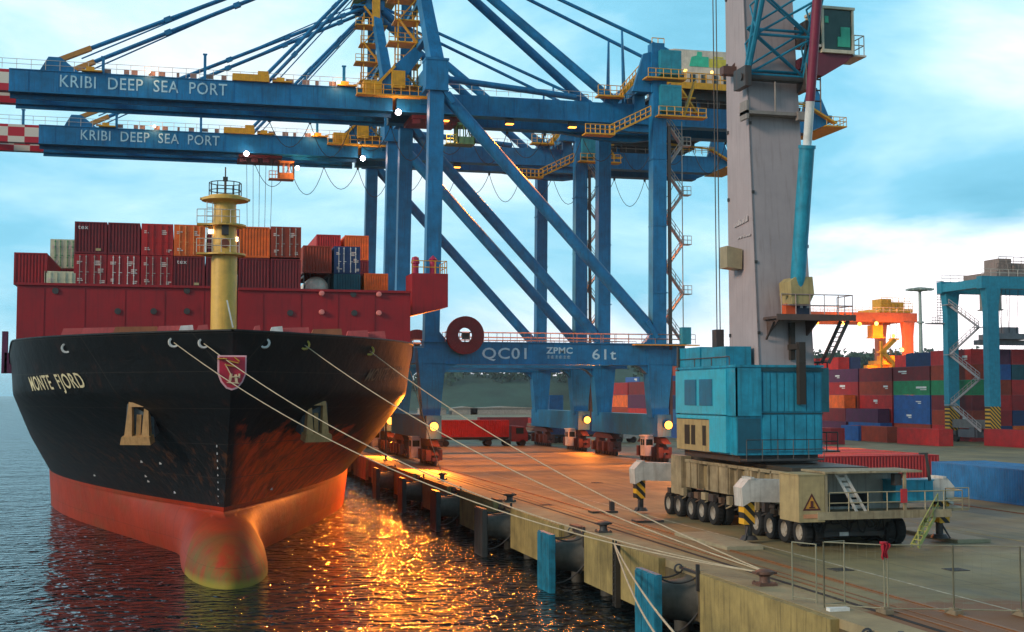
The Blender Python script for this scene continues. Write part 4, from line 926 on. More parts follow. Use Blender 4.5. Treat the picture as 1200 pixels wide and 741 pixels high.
# ------------------------------------------------------------------ mobile harbour crane
MX, MYc = 11.8, 73.0
TWR = mat('tower_lilac_grey', (.40, .33, .34), .55, var=.12, scale=.5, streak=.5, col2=(.26, .20, .19))
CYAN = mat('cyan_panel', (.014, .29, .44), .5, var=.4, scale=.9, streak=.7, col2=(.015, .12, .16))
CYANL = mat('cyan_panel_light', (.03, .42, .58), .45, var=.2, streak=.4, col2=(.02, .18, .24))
CYAND = mat('louvre_blue', (.015, .17, .30), .5, streak=.4)
BEIGE = mat('beige_frame_paint', (.36, .28, .17), .65, var=.5, scale=.9, streak=.85, col2=(.16, .10, .05), bump=.3)
mc = thing('mobile_harbour_crane', (MX, MYc, 0), 'tall mobile harbour crane with lilac grey tower, cyan machine house and many tyres', 'mobile crane')
def mp_(mb, name, m, p=None, **k): return mb.build(name, m, p or mc, **k)
# chassis
mb = MB()
mb.box(9.3, 14.4, 63.5, 83.5, 1.95, 3.3); mb.box(9.25, 14.45, 65.6, 81.5, 2.1, 3.72)
for a_, b2 in ((65.6, 67.9), (70.2, 71.3), (73.4, 76.4), (78.6, 81.5)): mb.box(8.95, 9.25, a_, b2, 2.0, 3.72); mb.box(14.45, 14.75, a_, b2, 2.0, 3.72)
for k in range(11): y = 66+k*1.5; mb.box(8.85, 8.95 if k in (0, 1, 5, 6, 9, 10) else 9.25, y, y+.12, 2.05, 3.75)
mb.box(8.85, 9.0, 65.6, 81.5, 3.62, 3.8); mb.box(8.6, 9.3, 80.4, 82.2, 1.5, 4.0)
ch_ = mp_(mb, 'chassis_frame', BEIGE)
for k, yy in enumerate((76.6, 71.5, 68.2)):
    mb = MB(); mb.box(9.18, 9.245, yy, yy+1.4, 2.2, 3.5); pn = mb.build('side_door', mat('door_ochre', (.30, .22, .11), .6, streak=.6), ch_)
mb = MB(); mb.lathe([(0, 0), (2.4, 0), (2.4, .5), (2.2, .5), (2.2, .55)], (MX, MYc, 3.9), 32); mp_(mb, 'slewing_ring', STEEL, smooth='auto')
# axles and tyres
def tyre(x, y):
    mb = MB(); r = .74
    mb.lathe([(.42, -.24), (.60, -.27), (.70, -.25), (r, -.18), (r, .18), (.70, .25), (.60, .27), (.42, .24)], (x, y, r), 22, 'x')
    for k in range(22): t = 2*math.pi*k/22; mb.cbox(x, y+(r+.005)*math.cos(t), r+(r+.005)*math.sin(t), .34, .07, .07)
    w = mp_(mb, 'tyre', TYRE, smooth='auto')
    mb = MB(); mb.lathe([(0, -.12), (.16, -.16), (.2, -.08), (.36, -.06), (.42, -.22), (.42, .22), (.36, .06), (.2, .08), (0, .1)], (x, y, r), 20, 'x')
    mb.build('rim', mat('rim_pale', (.45, .40, .34), .5, .3, streak=.6), w)
for y in (64.0, 65.8, 67.6, 69.4, 75.6, 77.4, 79.2, 81.4, 83.2):
    for x in (9.0, 14.4): tyre(x, y); tyre(x+(.62 if x < 10 else -.62), y)
    mb = MB(); mb.box(9.6, 13.8, y-.18, y+.18, .55, .92); mb.beam((9.7, y, .9), (10.1, y+.5, 1.8), .3, .3); mb.beam((13.7, y, .9), (13.3, y+.5, 1.8), .3, .3); mp_(mb, 'axle', STEEL)
mb = MB(); mb.box(9.9, 13.6, 63.6, 63.8, .5, .75); mb.box(10.6, 12.9, 64, 71, .9, 1.5); mp_(mb, 'drawbar', STEEL)
mb = MB(); mb.box(10.9, 11.4, 63.55, 63.6, .53, .73); mp_(mb, 'number_plate', WHT)
mb = MB(); mb.box(9.5, 14.1, 66.2, 81, 3.755, 3.98); mp_(mb, 'deck_machinery', mat('greasy_dark_deck', (.05, .04, .03), .5))
rm = random.Random(9)
for k in range(16):
    y = 64.2+k*1.22; mb = MB(); h = rm.uniform(.25, .6); mb.box(8.62, 8.86, y, y+rm.uniform(.35, .8), 1.45, 1.45+h); mb.tube((8.75, y, 1.4), (8.9, y+1.1, 1.15), .05, n=6)
    mp_(mb, 'side_equipment', (STEEL, BEIGE, mat('equipment_brown', (.14, .08, .05), .6))[k % 3])
mb = MB()
for k in range(9):
    x = 9.5+k*.5; pts = [(x+.25*math.sin(k*2+j), 63.3-.15*j/6, 1.7-1.0*math.sin(j/6*math.pi)*rm.uniform(.5, 1)) for j in range(7)]; mb.path(pts, .04, 5)
mp_(mb, 'hydraulic_hoses', TYRE)
mb = MB(); mb.box(9.6, 13.8, 63.45, 66.5, .95, 1.7); mb.box(10.2, 13.4, 67, 82, .7, 1.7); mp_(mb, 'under_frame', mat('greasy_dark_deck', (.05, .04, .03), .5))
# outriggers: arm, jack with hazard stripes, foot plate
ARMC = mat('outrigger_grey_white', (.58, .54, .50), .5, var=.25, streak=.5, col2=(.2, .14, .1))
for x, y, s in ((6.9, 66.0, -1), (17.1, 64.2, 1), (7.2, 84.0, -1), (17.1, 84.0, 1)):
    xi = 9.3 if s < 0 else 14.4
    mb = MB(); mb.prism([(xi, 2.15), (x+s*.2, 2.25), (x+s*.65, 2.0), (x+s*.72, 3.0), (x+s*.3, 3.45), (xi, 3.35)] , 'y', y-.55, y+.55); mb.box(x-.0*s, x+s*.2, y-.6, y+.6, 3.44, 3.56)
    arm = mp_(mb, 'outrigger_arm', ARMC)
    mb = MB(); mb.cbox(x+s*.2, y, 1.65, .62, .7, 1.25); mb.build('jack_housing', HAZ, arm)
    mb = MB(); mb.tube((x+s*.1, y, .2), (x+s*.1, y, 1.2), .20, n=14); mb.lathe([(0, .2), (.5, .2), (.35, .42), (0, .42)], (x+s*.1, y, 0), 16); mb.tube((x+s*.5, y-.4, .2), (x+s*.15, y-.1, 1.0), .05); mb.build('jack_leg', STEEL, arm, smooth='auto')
PADM = mat('pad_concrete', (.36, .30, .19), .7, var=.25, streak=.2)
for x, y, L_, lb in ((5.3, 66.8, 7.4, 'pale slab under the near left outrigger of the mobile crane'), (18.6, 66.5, 6.8, 'pale slab under the near right outrigger of the mobile crane')):
    mb = MB(); mb.box(x-1.0, x+1.0, y-L_/2, y+L_/2, .004, .18); mb.box(x-.9, x+.9, y-L_/2+.1, y+L_/2-.1, .18, .2); tag(mb.build('foot_slab', PADM), lb, 'slab', 'outrigger slabs on the apron')
for px, py, lb in ((700, 601, 'small steel plate lying nearest the quay edge left of the far outrigger'), (752, 612, 'small steel plate lying on the apron right below the far outrigger')):
    p = at(px, py, z=0); mb = MB(); mb.box(p.x-.5, p.x+1.3, p.y-.5, p.y+.5, .004, .14); mb.box(p.x+.9, p.x+1.2, p.y-.1, p.y+.2, .14, .75) if px == 700 else 0; tag(mb.build('steel_plate', STEEL), lb, 'plate')
# near end: walkway, sign box, ladders, blue box
mb = MB(); mb.box(8.3, 15.9, 61.0, 63.4, 1.75, 1.95); mb.box(8.3, 15.9, 60.96, 61.0, 1.65, 2.05); mb.box(15.9, 18.0, 62.6, 63.5, 1.8, 1.95); mb.box(8.72, 14.2, 60.9, 63.6, 3.98, 4.08)
for x in (8.75, 13.2): mb.box(x, x+.14, 61.0, 61.14, 1.95, 3.98)
wk = mp_(mb, 'end_platform', BEIGE)
mb = MB(); mb.rail([(9.0, 61.05, 1.95), (16.6, 61.05, 1.95), (16.6, 62.6, 1.95), (18.0, 62.6, 1.95)], 1.05, 1.0, .03); mb.build('railing', mat('rail_beige', (.40, .33, .2), .5), wk)
mb = MB(); mb.box(9.0, 14.3, 63.42, 63.6, 1.95, 3.96); mb.build('end_wall', mat('end_wall_grey', (.42, .40, .36), .6, streak=.6), wk)
mb = MB(); mb.box(10.0, 12.4, 63.36, 63.41, 2.1, 2.75); mb.build('wall_opening', mat('opening_black', (.01, .01, .01), .8), wk)
mb = MB(); mb.box(7.3, 8.72, 61.0, 63.2, 1.55, 3.9); mb.box(7.25, 8.77, 60.96, 63.2, 3.9, 3.96); sb = mp_(mb, 'sign_box', mat('sign_box_beige', (.42, .31, .15), .6, streak=.5, col2=(.2,.12,.06)))
def tri(w0, w1):
    cx, cz = 8.0, 2.45; mb = MB()
    o = [(cx-w0, cz-w0*.62), (cx+w0, cz-w0*.62), (cx, cz+w0*1.12)]; i_ = [(cx-w1, cz-w1*.62), (cx+w1, cz-w1*.62), (cx, cz+w1*1.12)]
    vs = [(x, 60.985, z) for x, z in o+i_]; mb.add(vs, [(0,1,4,3), (1,2,5,4), (2,0,3,5)]); return mb
t_ = tri(.50, .36).build('warning_triangle', mat('sign_black_red', (.10, .015, .01), .5), sb)
mb = MB(); mb.add([(8-.36, 60.99, 2.45-.22), (8+.36, 60.99, 2.45-.22), (8, 60.99, 2.85)], [(0,1,2)]); mb.build('sign_field', mat('sign_amber', (.60, .26, .03), .5), t_)
mb = MB(); mb.box(7.93, 8.07, 60.96, 60.985, 2.3, 2.62); mb.box(7.85, 8.15, 60.96, 60.985, 2.26, 2.32); mb.build('sign_symbol', mat('sign_black_red', (.10, .015, .01), .5), t_)
mb = MB(); mb.box(7.55, 8.4, 60.97, 60.995, 1.75, 1.95); mb.build('sign_plate', mat('sign_orange_plate', (.6, .25, .12), .5), sb)
mb = MB()
for a in (0, .5): mb.beam((9.6+a, 61.5, 3.95), (10.7+a, 61.3, 1.95), .08, .14)
for k in range(7): u = k/7; mb.beam((9.6+1.1*u, 61.5, 3.95-2*u), (10.1+1.1*u, 61.5, 3.95-2*u), .05, .18)
mp_(mb, 'upper_ladder', ARMC)
mb = MB()
for a in (0, .7): mb.beam((15.2, 61.2+a*0-.05, 1.9), (13.6, 60.4+a, .2), .07, .16) if a == 0 else mb.beam((15.2, 61.8, 1.9), (13.6, 61.1, .2), .07, .16)
for k in range(8): u = k/8+.05; x = 15.2-1.6*u; mb.box(x-.12, x+.12, 60.42+(1-u)*.75, 61.1+(1-u)*.7, 1.88-1.7*u, 1.92-1.7*u)
mb.rail([(15.2, 61.1, 1.9), (13.6, 60.4, .2)], .95, .6, .03)
mp_(mb, 'access_stairs', mat('stair_yellow_green', (.42, .42, .12), .5))
mb = MB(); mb.box(13.3, 15.5, 62.0, 63.3, 2.35, 3.45); mb.box(13.25, 15.55, 61.96, 63.3, 3.45, 3.52); mb.box(15.0, 15.08, 61.95, 62, 2.4, 3.4); mp_(mb, 'blue_tool_box', CYAN)
mb = MB(); mb.box(12.8, 13.2, 61.2, 61.6, 3.3, 3.9); mb.beam((15.0, 61.5, 3.5), (14.8, 61.5, 4.9), .12, .12); mb.box(14.4, 14.9, 61.45, 61.55, 4.85, 4.95); mp_(mb, 'light_pole', STEEL)
mb = MB(); p = at(1059, 580, Y=60.9); mb.box(p.x-.15, p.x+.15, 60.8, 60.95, p.z-.4, p.z+.3); mp_(mb, 'red_extinguisher', mat('extinguisher_red', (.5, .03, .04), .4))
# machine house
mb = MB(); mb.box(7.95, 13.3, 70.0, 79.2, 4.5, 9.55); mb.box(7.85, 13.4, 69.9, 79.3, 9.55, 9.68)
mh2 = mp_(mb, 'machine_house', CYAN)
mb = MB()
x = 9.55; k = 0
for w_ in (.50, .42, .46, .62, .75, .52, .42):
    mb.box(x, x+w_-.07, 69.93, 69.997, 7.0, 9.2); mb.box(x, x+w_-.07, 69.93, 69.997, 4.7, 6.8); mb.box(x+w_-.05, x+w_-.02, 69.96, 69.997, 4.6, 9.3); x += w_
mb.build('front_panels', CYAN, mh2)
mb = MB(); mb.box(9.45, 13.35, 69.94, 69.996, 6.84, 6.92); mb.box(9.45, 13.35, 69.9, 69.996, 9.3, 9.52); mb.build('dark_trim', mat('grime_teal', (.01, .06, .08), .6), mh2)
mb = MB(); mb.box(7.82, 9.42, 69.85, 69.997, 6.75, 9.5); mb.box(7.8, 7.945, 69.85, 71.0, 6.75, 9.5); mb.build('corner_cladding', CYAN, mh2)
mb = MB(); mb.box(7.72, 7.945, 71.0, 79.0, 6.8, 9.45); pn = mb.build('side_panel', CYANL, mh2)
mb = MB()
for a, b_ in ((73.0, 75.0), (75.5, 77.4)):
    mb.box(7.69, 7.72, a, b_, 7.3, 8.9)
    for k in range(12): mb.box(7.66, 7.69, a+.05, b_-.05, 7.36+k*.13, 7.42+k*.13)
mb.build('louvre', CYAND, pn)
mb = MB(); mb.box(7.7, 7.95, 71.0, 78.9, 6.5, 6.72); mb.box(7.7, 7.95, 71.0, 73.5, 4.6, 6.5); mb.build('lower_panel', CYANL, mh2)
mb = MB(); mb.box(7.78, 7.945, 73.5, 79.0, 4.55, 6.45); bp_ = mb.build('engine_door', mat('engine_door_tan', (.42, .30, .14), .6, streak=.5), mh2)
mb = MB()
for a, b_ in ((74.2, 74.7), (75.9, 76.5), (76.8, 77.6)): mb.box(7.75, 7.78, a, b_, 4.9, 6.1)
mb.build('vent_slot', mat('vent_brown_black', (.03, .02, .012), .7), bp_)
mb = MB(); mb.box(8.0, 9.4, 69.96, 69.995, 4.65, 6.6); mb.build('dark_door', mat('dark_teal_door', (.008, .10, .16), .5), mh2)
mb = MB(); mb.box(8.2, 12, 71.8, 75.0, 9.7, 10.75) if False else mb.box(8.0, 9.6, 75.6, 79.2, 9.7, 10.9); mb.box(8.0, 9.6, 71.6, 75.3, 9.7, 10.8); mb.box(8.1, 9.6, 75.3, 75.6, 9.7, 10.6); mb.build('roof_box', CYAN, mh2)
mb = MB(); mb.rail([(7.95, 71, 9.68), (7.95, 79, 9.68)], .5, 2.5, .03, mid=0); mb.tube((7.9, 79.0, 4.5), (7.9, 79.0, 11), .09); mb.build('roof_rail', STEEL, mh2)
mb = MB(); mb.box(13.35, 15.6, 73.5, 76.2, 6.9, 9.6); sc = mp_(mb, 'side_cabin', mat('side_cabin_teal', (.02, .20, .24), .5, streak=.4))
mb = MB(); mb.box(13.7, 14.3, 73.45, 73.497, 8.2, 9.0); mb.build('window_frame', BEIGE, sc); mb = MB(); mb.box(13.8, 14.2, 73.42, 73.45, 8.3, 8.9); mb.build('window_pane', mat('pane_tan', (.35, .25, .16), .3), sc)
mb = MB(); mb.rail([(13.5, 73.5, 9.6), (15.5, 73.5, 9.6), (15.5, 76, 9.6)], .35, 1, .05, mid=0); mb.box(13.4, 13.6, 73.2, 73.4, 4.5, 12); mb.rail([(13.4, 72.5, 4.6), (15.6, 72.5, 4.6)], 1.1, .7, .04); mb.box(13.3, 15.7, 72.4, 76, 4.5, 4.6); mb.build('cabin_railing', STEEL, sc)
mb = MB(); mb.box(8.3, 13.2, 70.4, 79.0, 4.1, 4.5); mp_(mb, 'slewing_deck', STEEL)
mb = MB(); mb.box(8.2, 13.0, 69.2, 70.0, 4.2, 4.3); mb.rail([(8.2, 69.25, 4.3), (13.0, 69.25, 4.3)], 1.1, .9, .025); mp_(mb, 'front_walkway', STEEL)
# exhaust / cable duct on the house front
mb = MB(); mb.box(11.65, 12.05, 69.5, 69.9, 7.4, 11.0); mb.box(11.7, 12.0, 70.7, 70.97, 10, 12.2); mb.box(11.6, 12.1, 69.6, 70.9, 10.6, 10.9); mp_(mb, 'exhaust_duct', mat('sooty_duct', (.035, .025, .02), .7))
# tower, tapering upwards
def tw(z):
    k = (z-9.68)/(38-9.68); return (9.85-.08*k, 13.35-.45*k, 71.0+1.9*k, 75.3)
mb = MB(); z0, z1 = 9.68, 38
a, b_ = tw(z0), tw(z1)
mb.add([(a[0],a[2],z0),(a[1],a[2],z0),(a[1],a[3],z0),(a[0],a[3],z0),(b_[0],b_[2],z1),(b_[1],b_[2],z1),(b_[1],b_[3],z1),(b_[0],b_[3],z1)], [(0,3,2,1),(4,5,6,7),(0,1,5,4),(1,2,6,5),(2,3,7,6),(3,0,4,7)])
tower = mp_(mb, 'tower', TWR)
mb = MB()
for z in [11.5+k*4.2 for k in range(7)]:
    t = tw(z); mb.box(t[0]-.08, t[0], t[3]-.3, t[3]-.1, z, z+.2); mb.box(t[0]-.05, t[0]+.12, t[2]-.07, t[2], z, z+.18)
    mb.box(t[1], t[1]+.05, t[2], t[2]+.2, z+1, z+1.2)
mb.build('tower_fitting', STEEL, tower)
mb = MB()
t0_, t1_ = tw(9.7), tw(37.9)
mb.beam((t0_[0]-.01, t0_[2]-.012, 9.7), (t1_[0]-.01, t1_[2]-.012, 37.9), .07, .05); mb.build('weld_seam', mat('seam_dark', (.22, .19, .2), .6), tower)
tm = mat('faint_white', (.62, .60, .62), .5)
p = at(858, 268, X=9.78); mb = MB(); rt = random.Random(4); y = p.y-.35
for i in range(9):
    w_ = rt.uniform(.14, .24); z_ = p.z+.02*i; mb.box(9.745, 9.765, y-w_, y, z_, z_+rt.uniform(.22, .38)); y -= w_+.04
for i in range(5):
    w_ = rt.uniform(.2, .35); mb.box(9.745, 9.765, p.y-.8-i*.4-w_, p.y-.8-i*.4, p.z-.75, p.z-.75+rt.uniform(.08, .16))
mb.build('faded_marking', mat('faded_marking_pale', (.50, .43, .43), .6, var=.4, scale=4), tower)
mb = MB(); z = 15.6; mb.prism([(8.75, z), (9.7, z-.1), (9.75, z+1.1), (8.75, z+1.3)], 'y', 73.0, 74.1); mp_(mb, 'tower_lamp_box', mat('lamp_box_tan', (.35, .28, .17), .5))
mb = MB()
for yy in (75.9, 76.4): mb.tube((9.5, yy, 9.7), (9.4, yy, 38), .035, n=5)
mb.box(9.2, 9.7, 75.8, 76.5, 9.68, 12); mp_(mb, 'hoist_rope', STEEL)
mb = MB(); q = at(859, 84, Y=74); mb.cbox(q.x-.3, 74, q.z, .9, .6, .5); mb.beam((q.x-.6, 74, q.z-.4), (q.x+.3, 74, q.z+.7), .12, .12); mp_(mb, 'side_bracket', mat('bracket_brown', (.12, .06, .05), .6))
# mid platform
mb = MB(); mb.box(10.2, 15.1, 69.3, 71.3, 12.35, 12.5); mb.box(10.15, 15.15, 69.22, 69.3, 12.25, 12.6); mb.beam((10.3, 70, 12.2), (10.3, 71, 11.2), .1, .1)
for x in (10.4, 12.9): mb.prism([(69.4, 12.35), (71.2, 12.35), (71.2, 11.4)], 'x', x, x+.1)
mpf = mp_(mb, 'tower_platform', mat('platform_dark_brown', (.10, .06, .05), .6))
mb = MB(); mb.rail([(10.5, 69.35, 12.5), (15.0, 69.35, 12.5), (15.0, 71.2, 12.5)], 1.25, .8, .03); mb.build('platform_railing', mat('rail_mauve', (.35, .25, .24), .5), mpf)
mb = MB(); mb.box(11.1, 11.7, 70.0, 70.6, 12.5, 13.25); mb.build('orange_box', mat('box_orange', (.7, .10, .02), .5), mpf)
mb = MB(); mb.box(11.8, 12.6, 69.9, 70.8, 12.5, 13.0); mb.tube((11.95, 70.2, 13), (11.95, 70.2, 13.6), .12); mb.tube((12.4, 70.2, 13), (12.4, 70.2, 13.6), .12); mb.build('pump_unit', mat('pump_navy', (.02, .03, .07), .5), mpf)
mb = MB()
for a in (0, .9): mb.beam((14.9, 69.7+a, 12.3), (13.6, 69.7+a, 9.8), .08, .2)
for k in range(9): u = k/9+.05; mb.box(14.9-1.3*u-.12, 14.9-1.3*u+.12, 69.7, 70.6, 12.28-2.5*u, 12.32-2.5*u)
mb.build('platform_stairs', STEEL, mpf)
# luffing cylinder and lattice boom
cb0, cb1, ct = Vector((11.75, 69.9, 13.9)), Vector((11.72, 68.75, 22.2)), Vector((11.7, 66.4, 32.5))
d_ = (ct-cb0).normalized()
mb = MB(); mb.tube(cb0, cb0+d_*8.4, .44, n=20); mb.tube(cb0+d_*8.3, cb0+d_*8.5, .5, n=20); cyl = mp_(mb, 'luffing_cylinder', CYAN, smooth='auto')
mb = MB(); mb.tube(cb0+d_*8.5, cb0+d_*11.0, .25, n=16); mb.build('rod', WHT, cyl, smooth='auto')
mb = MB(); mb.tube(cb0+d_*11.0, cb0+d_*19.0, .27, n=16); mb.build('rod_sleeve', mat('sleeve_crimson', (.22, .015, .05), .5), cyl, smooth='auto')
mb = MB(); mb.prism([(11.2, 13.2), (11.1, 14.5), (11.4, 14.75), (12.5, 14.8), (12.6, 13.8), (12.3, 13.2)], 'y', 69.4, 70.9); mb.box(10.7, 11.3, 69.8, 70.0, 13.7, 13.85); mb.build('cylinder_bracket', mat('bracket_ochre', (.42, .32, .14), .6, streak=.5), cyl)
bd = Vector((0, -math.cos(R(61)), math.sin(R(61)))); bn = Vector((0, -math.sin(R(61)), -math.cos(R(61))))
mb = MB(); xl_, xr_ = 9.45, 13.1; F = Vector((0, 71.4, 26.8)); Lb = 22
def bp3(x, s, dpt): return Vector((x, F.y, F.z)) + bd*s + bn*(dpt)
def dep(s): return -.9-min(1.4, s*.18)
for x in (xl_, xr_):
    mb.tube(bp3(x, 0, 0), bp3(x, Lb, 0), .16, n=8); mb.tube(bp3(x, .3, -.4), bp3(x, Lb, dep(Lb)), .12, n=8)
    s = .6; k = 0
    while s < Lb-2: mb.tube(bp3(x, s, 0), bp3(x, s+1.1, dep(s+1.1)), .06, n=6); mb.tube(bp3(x, s+1.1, dep(s+1.1)), bp3(x, s+2.2, 0), .06, n=6); s += 2.2
s = .2
while s < Lb-2.4:
    for dq in (0, 1):
        a0, a1 = (0 if not dq else dep(s)), (0 if not dq else dep(s+2.4))
        mb.tube(bp3(xl_, s, a0), bp3(xr_, s, a0), .09, n=6); mb.tube(bp3(xl_, s, a0), bp3(xr_, s+2.4, a1), .075, n=6); mb.tube(bp3(xr_, s, a0), bp3(xl_, s+2.4, a1), .075, n=6) 
    s += 2.4
boom = mp_(mb, 'lattice_boom', BLUE if False else mat('boom_cyan', (.012, .22, .36), .45, streak=.3), smooth='auto')
mb = MB(); mb.tube((9.0, 71.4, 26.8), (13.5, 71.4, 26.8), .22, n=12); mb.box(9.1, 9.5, 70.9, 72.6, 26.2, 27.4); mb.box(13.0, 13.4, 70.9, 72.6, 26.2, 27.4); mb.build('boom_foot', STEEL, boom)
mb = MB(); mb.box(9.3, 13.4, 71.2, 72.2, 24.6, 24.8); mb.box(9.3, 9.45, 71.2, 72.2, 24.3, 25.4); mb.tube((11.2, 71.3, 24.8), (11.2, 71.3, 26.6), .06); mb.cbox(13.0, 71.3, 24.6, .9, .5, .5); mp_(mb, 'boom_cross_platform', mat('cross_platform', (.28, .24, .22), .6))
# tower cab
mb = MB(); mb.box(13.75, 15.85, 70.2, 72.4, 28.3, 28.5); mb.box(13.7, 15.9, 70.15, 72.4, 30.95, 31.1)
for x in (13.82, 15.78):
    for y in (70.27, 72.3): mb.cbox(x, y, 29.7, .13, .13, 2.5)
mb.box(13.8, 15.8, 72.2, 72.35, 28.5, 30.95)
cabp = mp_(mb, 'operator_cab', mat('cab_frame_cream', (.62, .55, .42), .5))
mb = MB(); mb.box(13.88, 15.72, 70.3, 72.2, 28.5, 30.95); mb.build('cab_windows', mat('cab_glass_green', (.01, .05, .045), .08, var=.2, streak=0), cabp)
mb = MB(); mb.prism([(14.8, 28.7), (15.6, 28.7), (15.6, 29.9), (15.0, 29.9), (15.0, 29.3), (14.8, 29.3)], 'y', 70.24, 70.295); mb.build('driver_seat', mat('seat_green', (.05, .45, .30), .6), cabp)
MB().box(13.95, 14.2, 70.24, 70.295, 30.1, 30.5).build('cab_sticker', mat('seat_green', (.05, .45, .30), .6), cabp)
mb = MB(); mb.prism([(13.1, 28.3), (15.9, 28.3), (15.4, 27.8), (13.9, 26.9), (13.1, 27.0)], 'y', 70.4, 72.6); mb.box(13.0, 13.8, 71.6, 72.8, 27.6, 28.2); mb.build('cab_support', mat('support_maroon', (.16, .03, .05), .6), cabp)
mb = MB(); mb.rail([(15.95, 70.4, 28.3), (16.6, 70.4, 28.3), (16.6, 72.2, 28.3)], 1.2, .5, .035); mb.box(15.9, 16.7, 70.3, 72.3, 28.2, 28.3); mb.box(13.4, 13.7, 70.2, 71.2, 28.6, 28.75); mb.build('cab_balcony', RAILW, cabp)
mb = MB(); mb.box(13.1, 13.7, 71.0, 72.6, 29, 30.4); mb.rail([(13.0, 70.8, 24.8), (13.9, 70.8, 24.8)], 4.6, .9, .05, mid=6); mp_(mb, 'tower_ladder', STEEL)
# ------------------------------------------------------------------ container yard
GRP = 'containers stacked in the yard'
rc = random.Random(11)
BX, BYY = 106.0, 196.0
ordn = ['first', 'second', 'third', 'fourth', 'fifth', 'sixth', 'seventh', 'eighth', 'ninth', 'tenth', 'eleventh', 'twelfth', 'thirteenth', 'fourteenth', 'fifteenth']
tier_n = ['on the ground', 'second from the ground', 'third from the ground', 'fourth from the ground', 'fifth from the ground', 'sixth from the ground']
pal = ['dark red', 'maroon', 'bright red', 'dark red', 'blue', 'navy blue', 'brown', 'dark red', 'maroon', 'orange', 'teal', 'blue', 'purple', 'navy blue', 'bright red', 'brown']
def yard(rowi, bay, tier, col, extra):
    x = BX+1.25+rowi*2.62; y = BYY+bay*12.75
    o = container((x+rc.uniform(-.04, .04), y, tier*2.6+.02), 0, col, f'{col} yard container, {ordn[tier]} tier, {extra}', parts=False, group=GRP)
    if rc.random() < .95 and rowi == 0:
        mb = MB(); zz = tier*2.6+rc.uniform(.9, 1.9); L_ = rc.uniform(.8, 3.4); y0 = y+rc.uniform(.4, 8.2)
        mb.box(x-1.245, x-1.225, y0, y0+L_, zz, zz+rc.uniform(.15, .5)); mb.box(x-1.245, x-1.225, y0, y0+L_*.6, zz-.3, zz-.14)
        mb.build('shell_mark', WHT, o)
hts = [6, 5, 5, 5, 5, 4, 5, 4, 5, 5, 4, 5, 5, 5, 4]
fixed = {(0, 0): 'green', }
for bay in range(15):
    for rowi in range(6):
        H_ = min(6, max(3, hts[bay]+(rc.choice((0, 0, 1)) if rowi else 0)))
        for tier in range(H_):
            if rowi > 0 and bay > 0 and tier < hts[bay]-1 : continue       # nothing of these shows
            if rowi > 2 and bay > 2: continue
            if bay > 0 and rowi > 1 and tier < 4: continue
            col = rc.choice(pal)
            if rowi == 0 and bay in (0, 1) and tier == 3: col = 'green'
            if rowi == 0 and bay == 1: ex = 'in the long yard block, second bay behind the blue gantry leg'
            where = 'at the near end' if bay == 0 else f'{ordn[bay]} bay back'
            yard(rowi, bay, tier, col, f'{ordn[rowi]} row from the quay, {where}')
# lower pile standing one row nearer the quay
for bay, H_ in enumerate((0, 0, 2, 3, 0, 0, 2, 3, 1, 2)):
    for tier in range(H_):
        col = rc.choice(pal); x = BX-1.6; y = BYY+bay*12.75+rc.uniform(-1, 1)
        container((x, y, tier*2.6+.02), R(rc.uniform(-.6, .6)), col, f'{col} yard container, {ordn[tier]} tier, low front pile before bay {ordn[bay]}', parts=False, group=GRP)
# loose containers on the ground before the block
for px, py, col, ln, lb in [(1000, 516, 'blue', 6.06, 'short blue container alone before the yard block, leftmost'), (1033, 518, 'brown', 12.19, 'brown container on the ground in front of the yard block'), (1092, 522, 'bright red', 12.19, 'bright red container on the ground left of the blue gantry legs'), (968, 520, 'dark red', 12.19, 'dark red container on the ground just right of the mobile crane house')]:
    p = at(px, py, z=0); container((p.x, p.y-4, .004), 0, col, lb, L=ln, parts=False, group='single containers before the yard block')
p = at(1190, 524, z=0); container((p.x, p.y-6, .004), 0, 'dark red', 'dark red container on the ground under the right edge, behind the gantry leg', parts=False, group='single containers before the yard block')
# row of red containers lying crosswise behind the mobile crane
for k in range(9):
    col = ['dark red', 'bright red', 'brown', 'bright red', 'dark red', 'orange', 'bright red', 'brown', 'sky blue'][k]
    c = container((30.6+rc.uniform(-.15, .15), 106.2+k*2.56, .004), R(-90), col, ('dark red container nearest in the crosswise row behind the mobile crane' if k == 0 else f'{col} container lying crosswise, {ordn[k]} from the mobile crane'), parts=(k == 0), group='containers lying crosswise behind the mobile crane')
c = container((36.9, 82.6, .004), R(0), 'sky blue', 'long sky blue container at the right edge, nearest of all on the apron', group=None)
c = container((39.6, 82.9, .004), R(0), 'sky blue', 'light blue container lying behind the nearest blue one at the right edge', parts=False)
# containers seen between the crane legs
for px, py, Y, n, cols, lb in [(652, 476, 215, 3, ['sky blue', 'sky blue', 'sky blue'], 'between the farther crane legs'), (742, 482, 260, 4, ['dark red', 'brown', 'orange', 'dark red'], 'left pile between the nearer crane legs'), (768, 482, 240, 4, ['blue', 'bright red', 'purple', 'maroon'], 'right pile between the nearer crane legs'), (800, 480, 225, 4, ['blue', 'sky blue', 'navy blue', 'maroon'], 'pile just left of the mobile crane')]:
    for k in range(n):
        x = at(px, py, Y=Y).x; container((x, Y, .004+k*2.61), R(rc.uniform(-1, 1)), cols[k], f'{cols[k]} container {ordn[k]} from the ground, {lb}', parts=False, L=12.19 if px > 700 else 6.06)
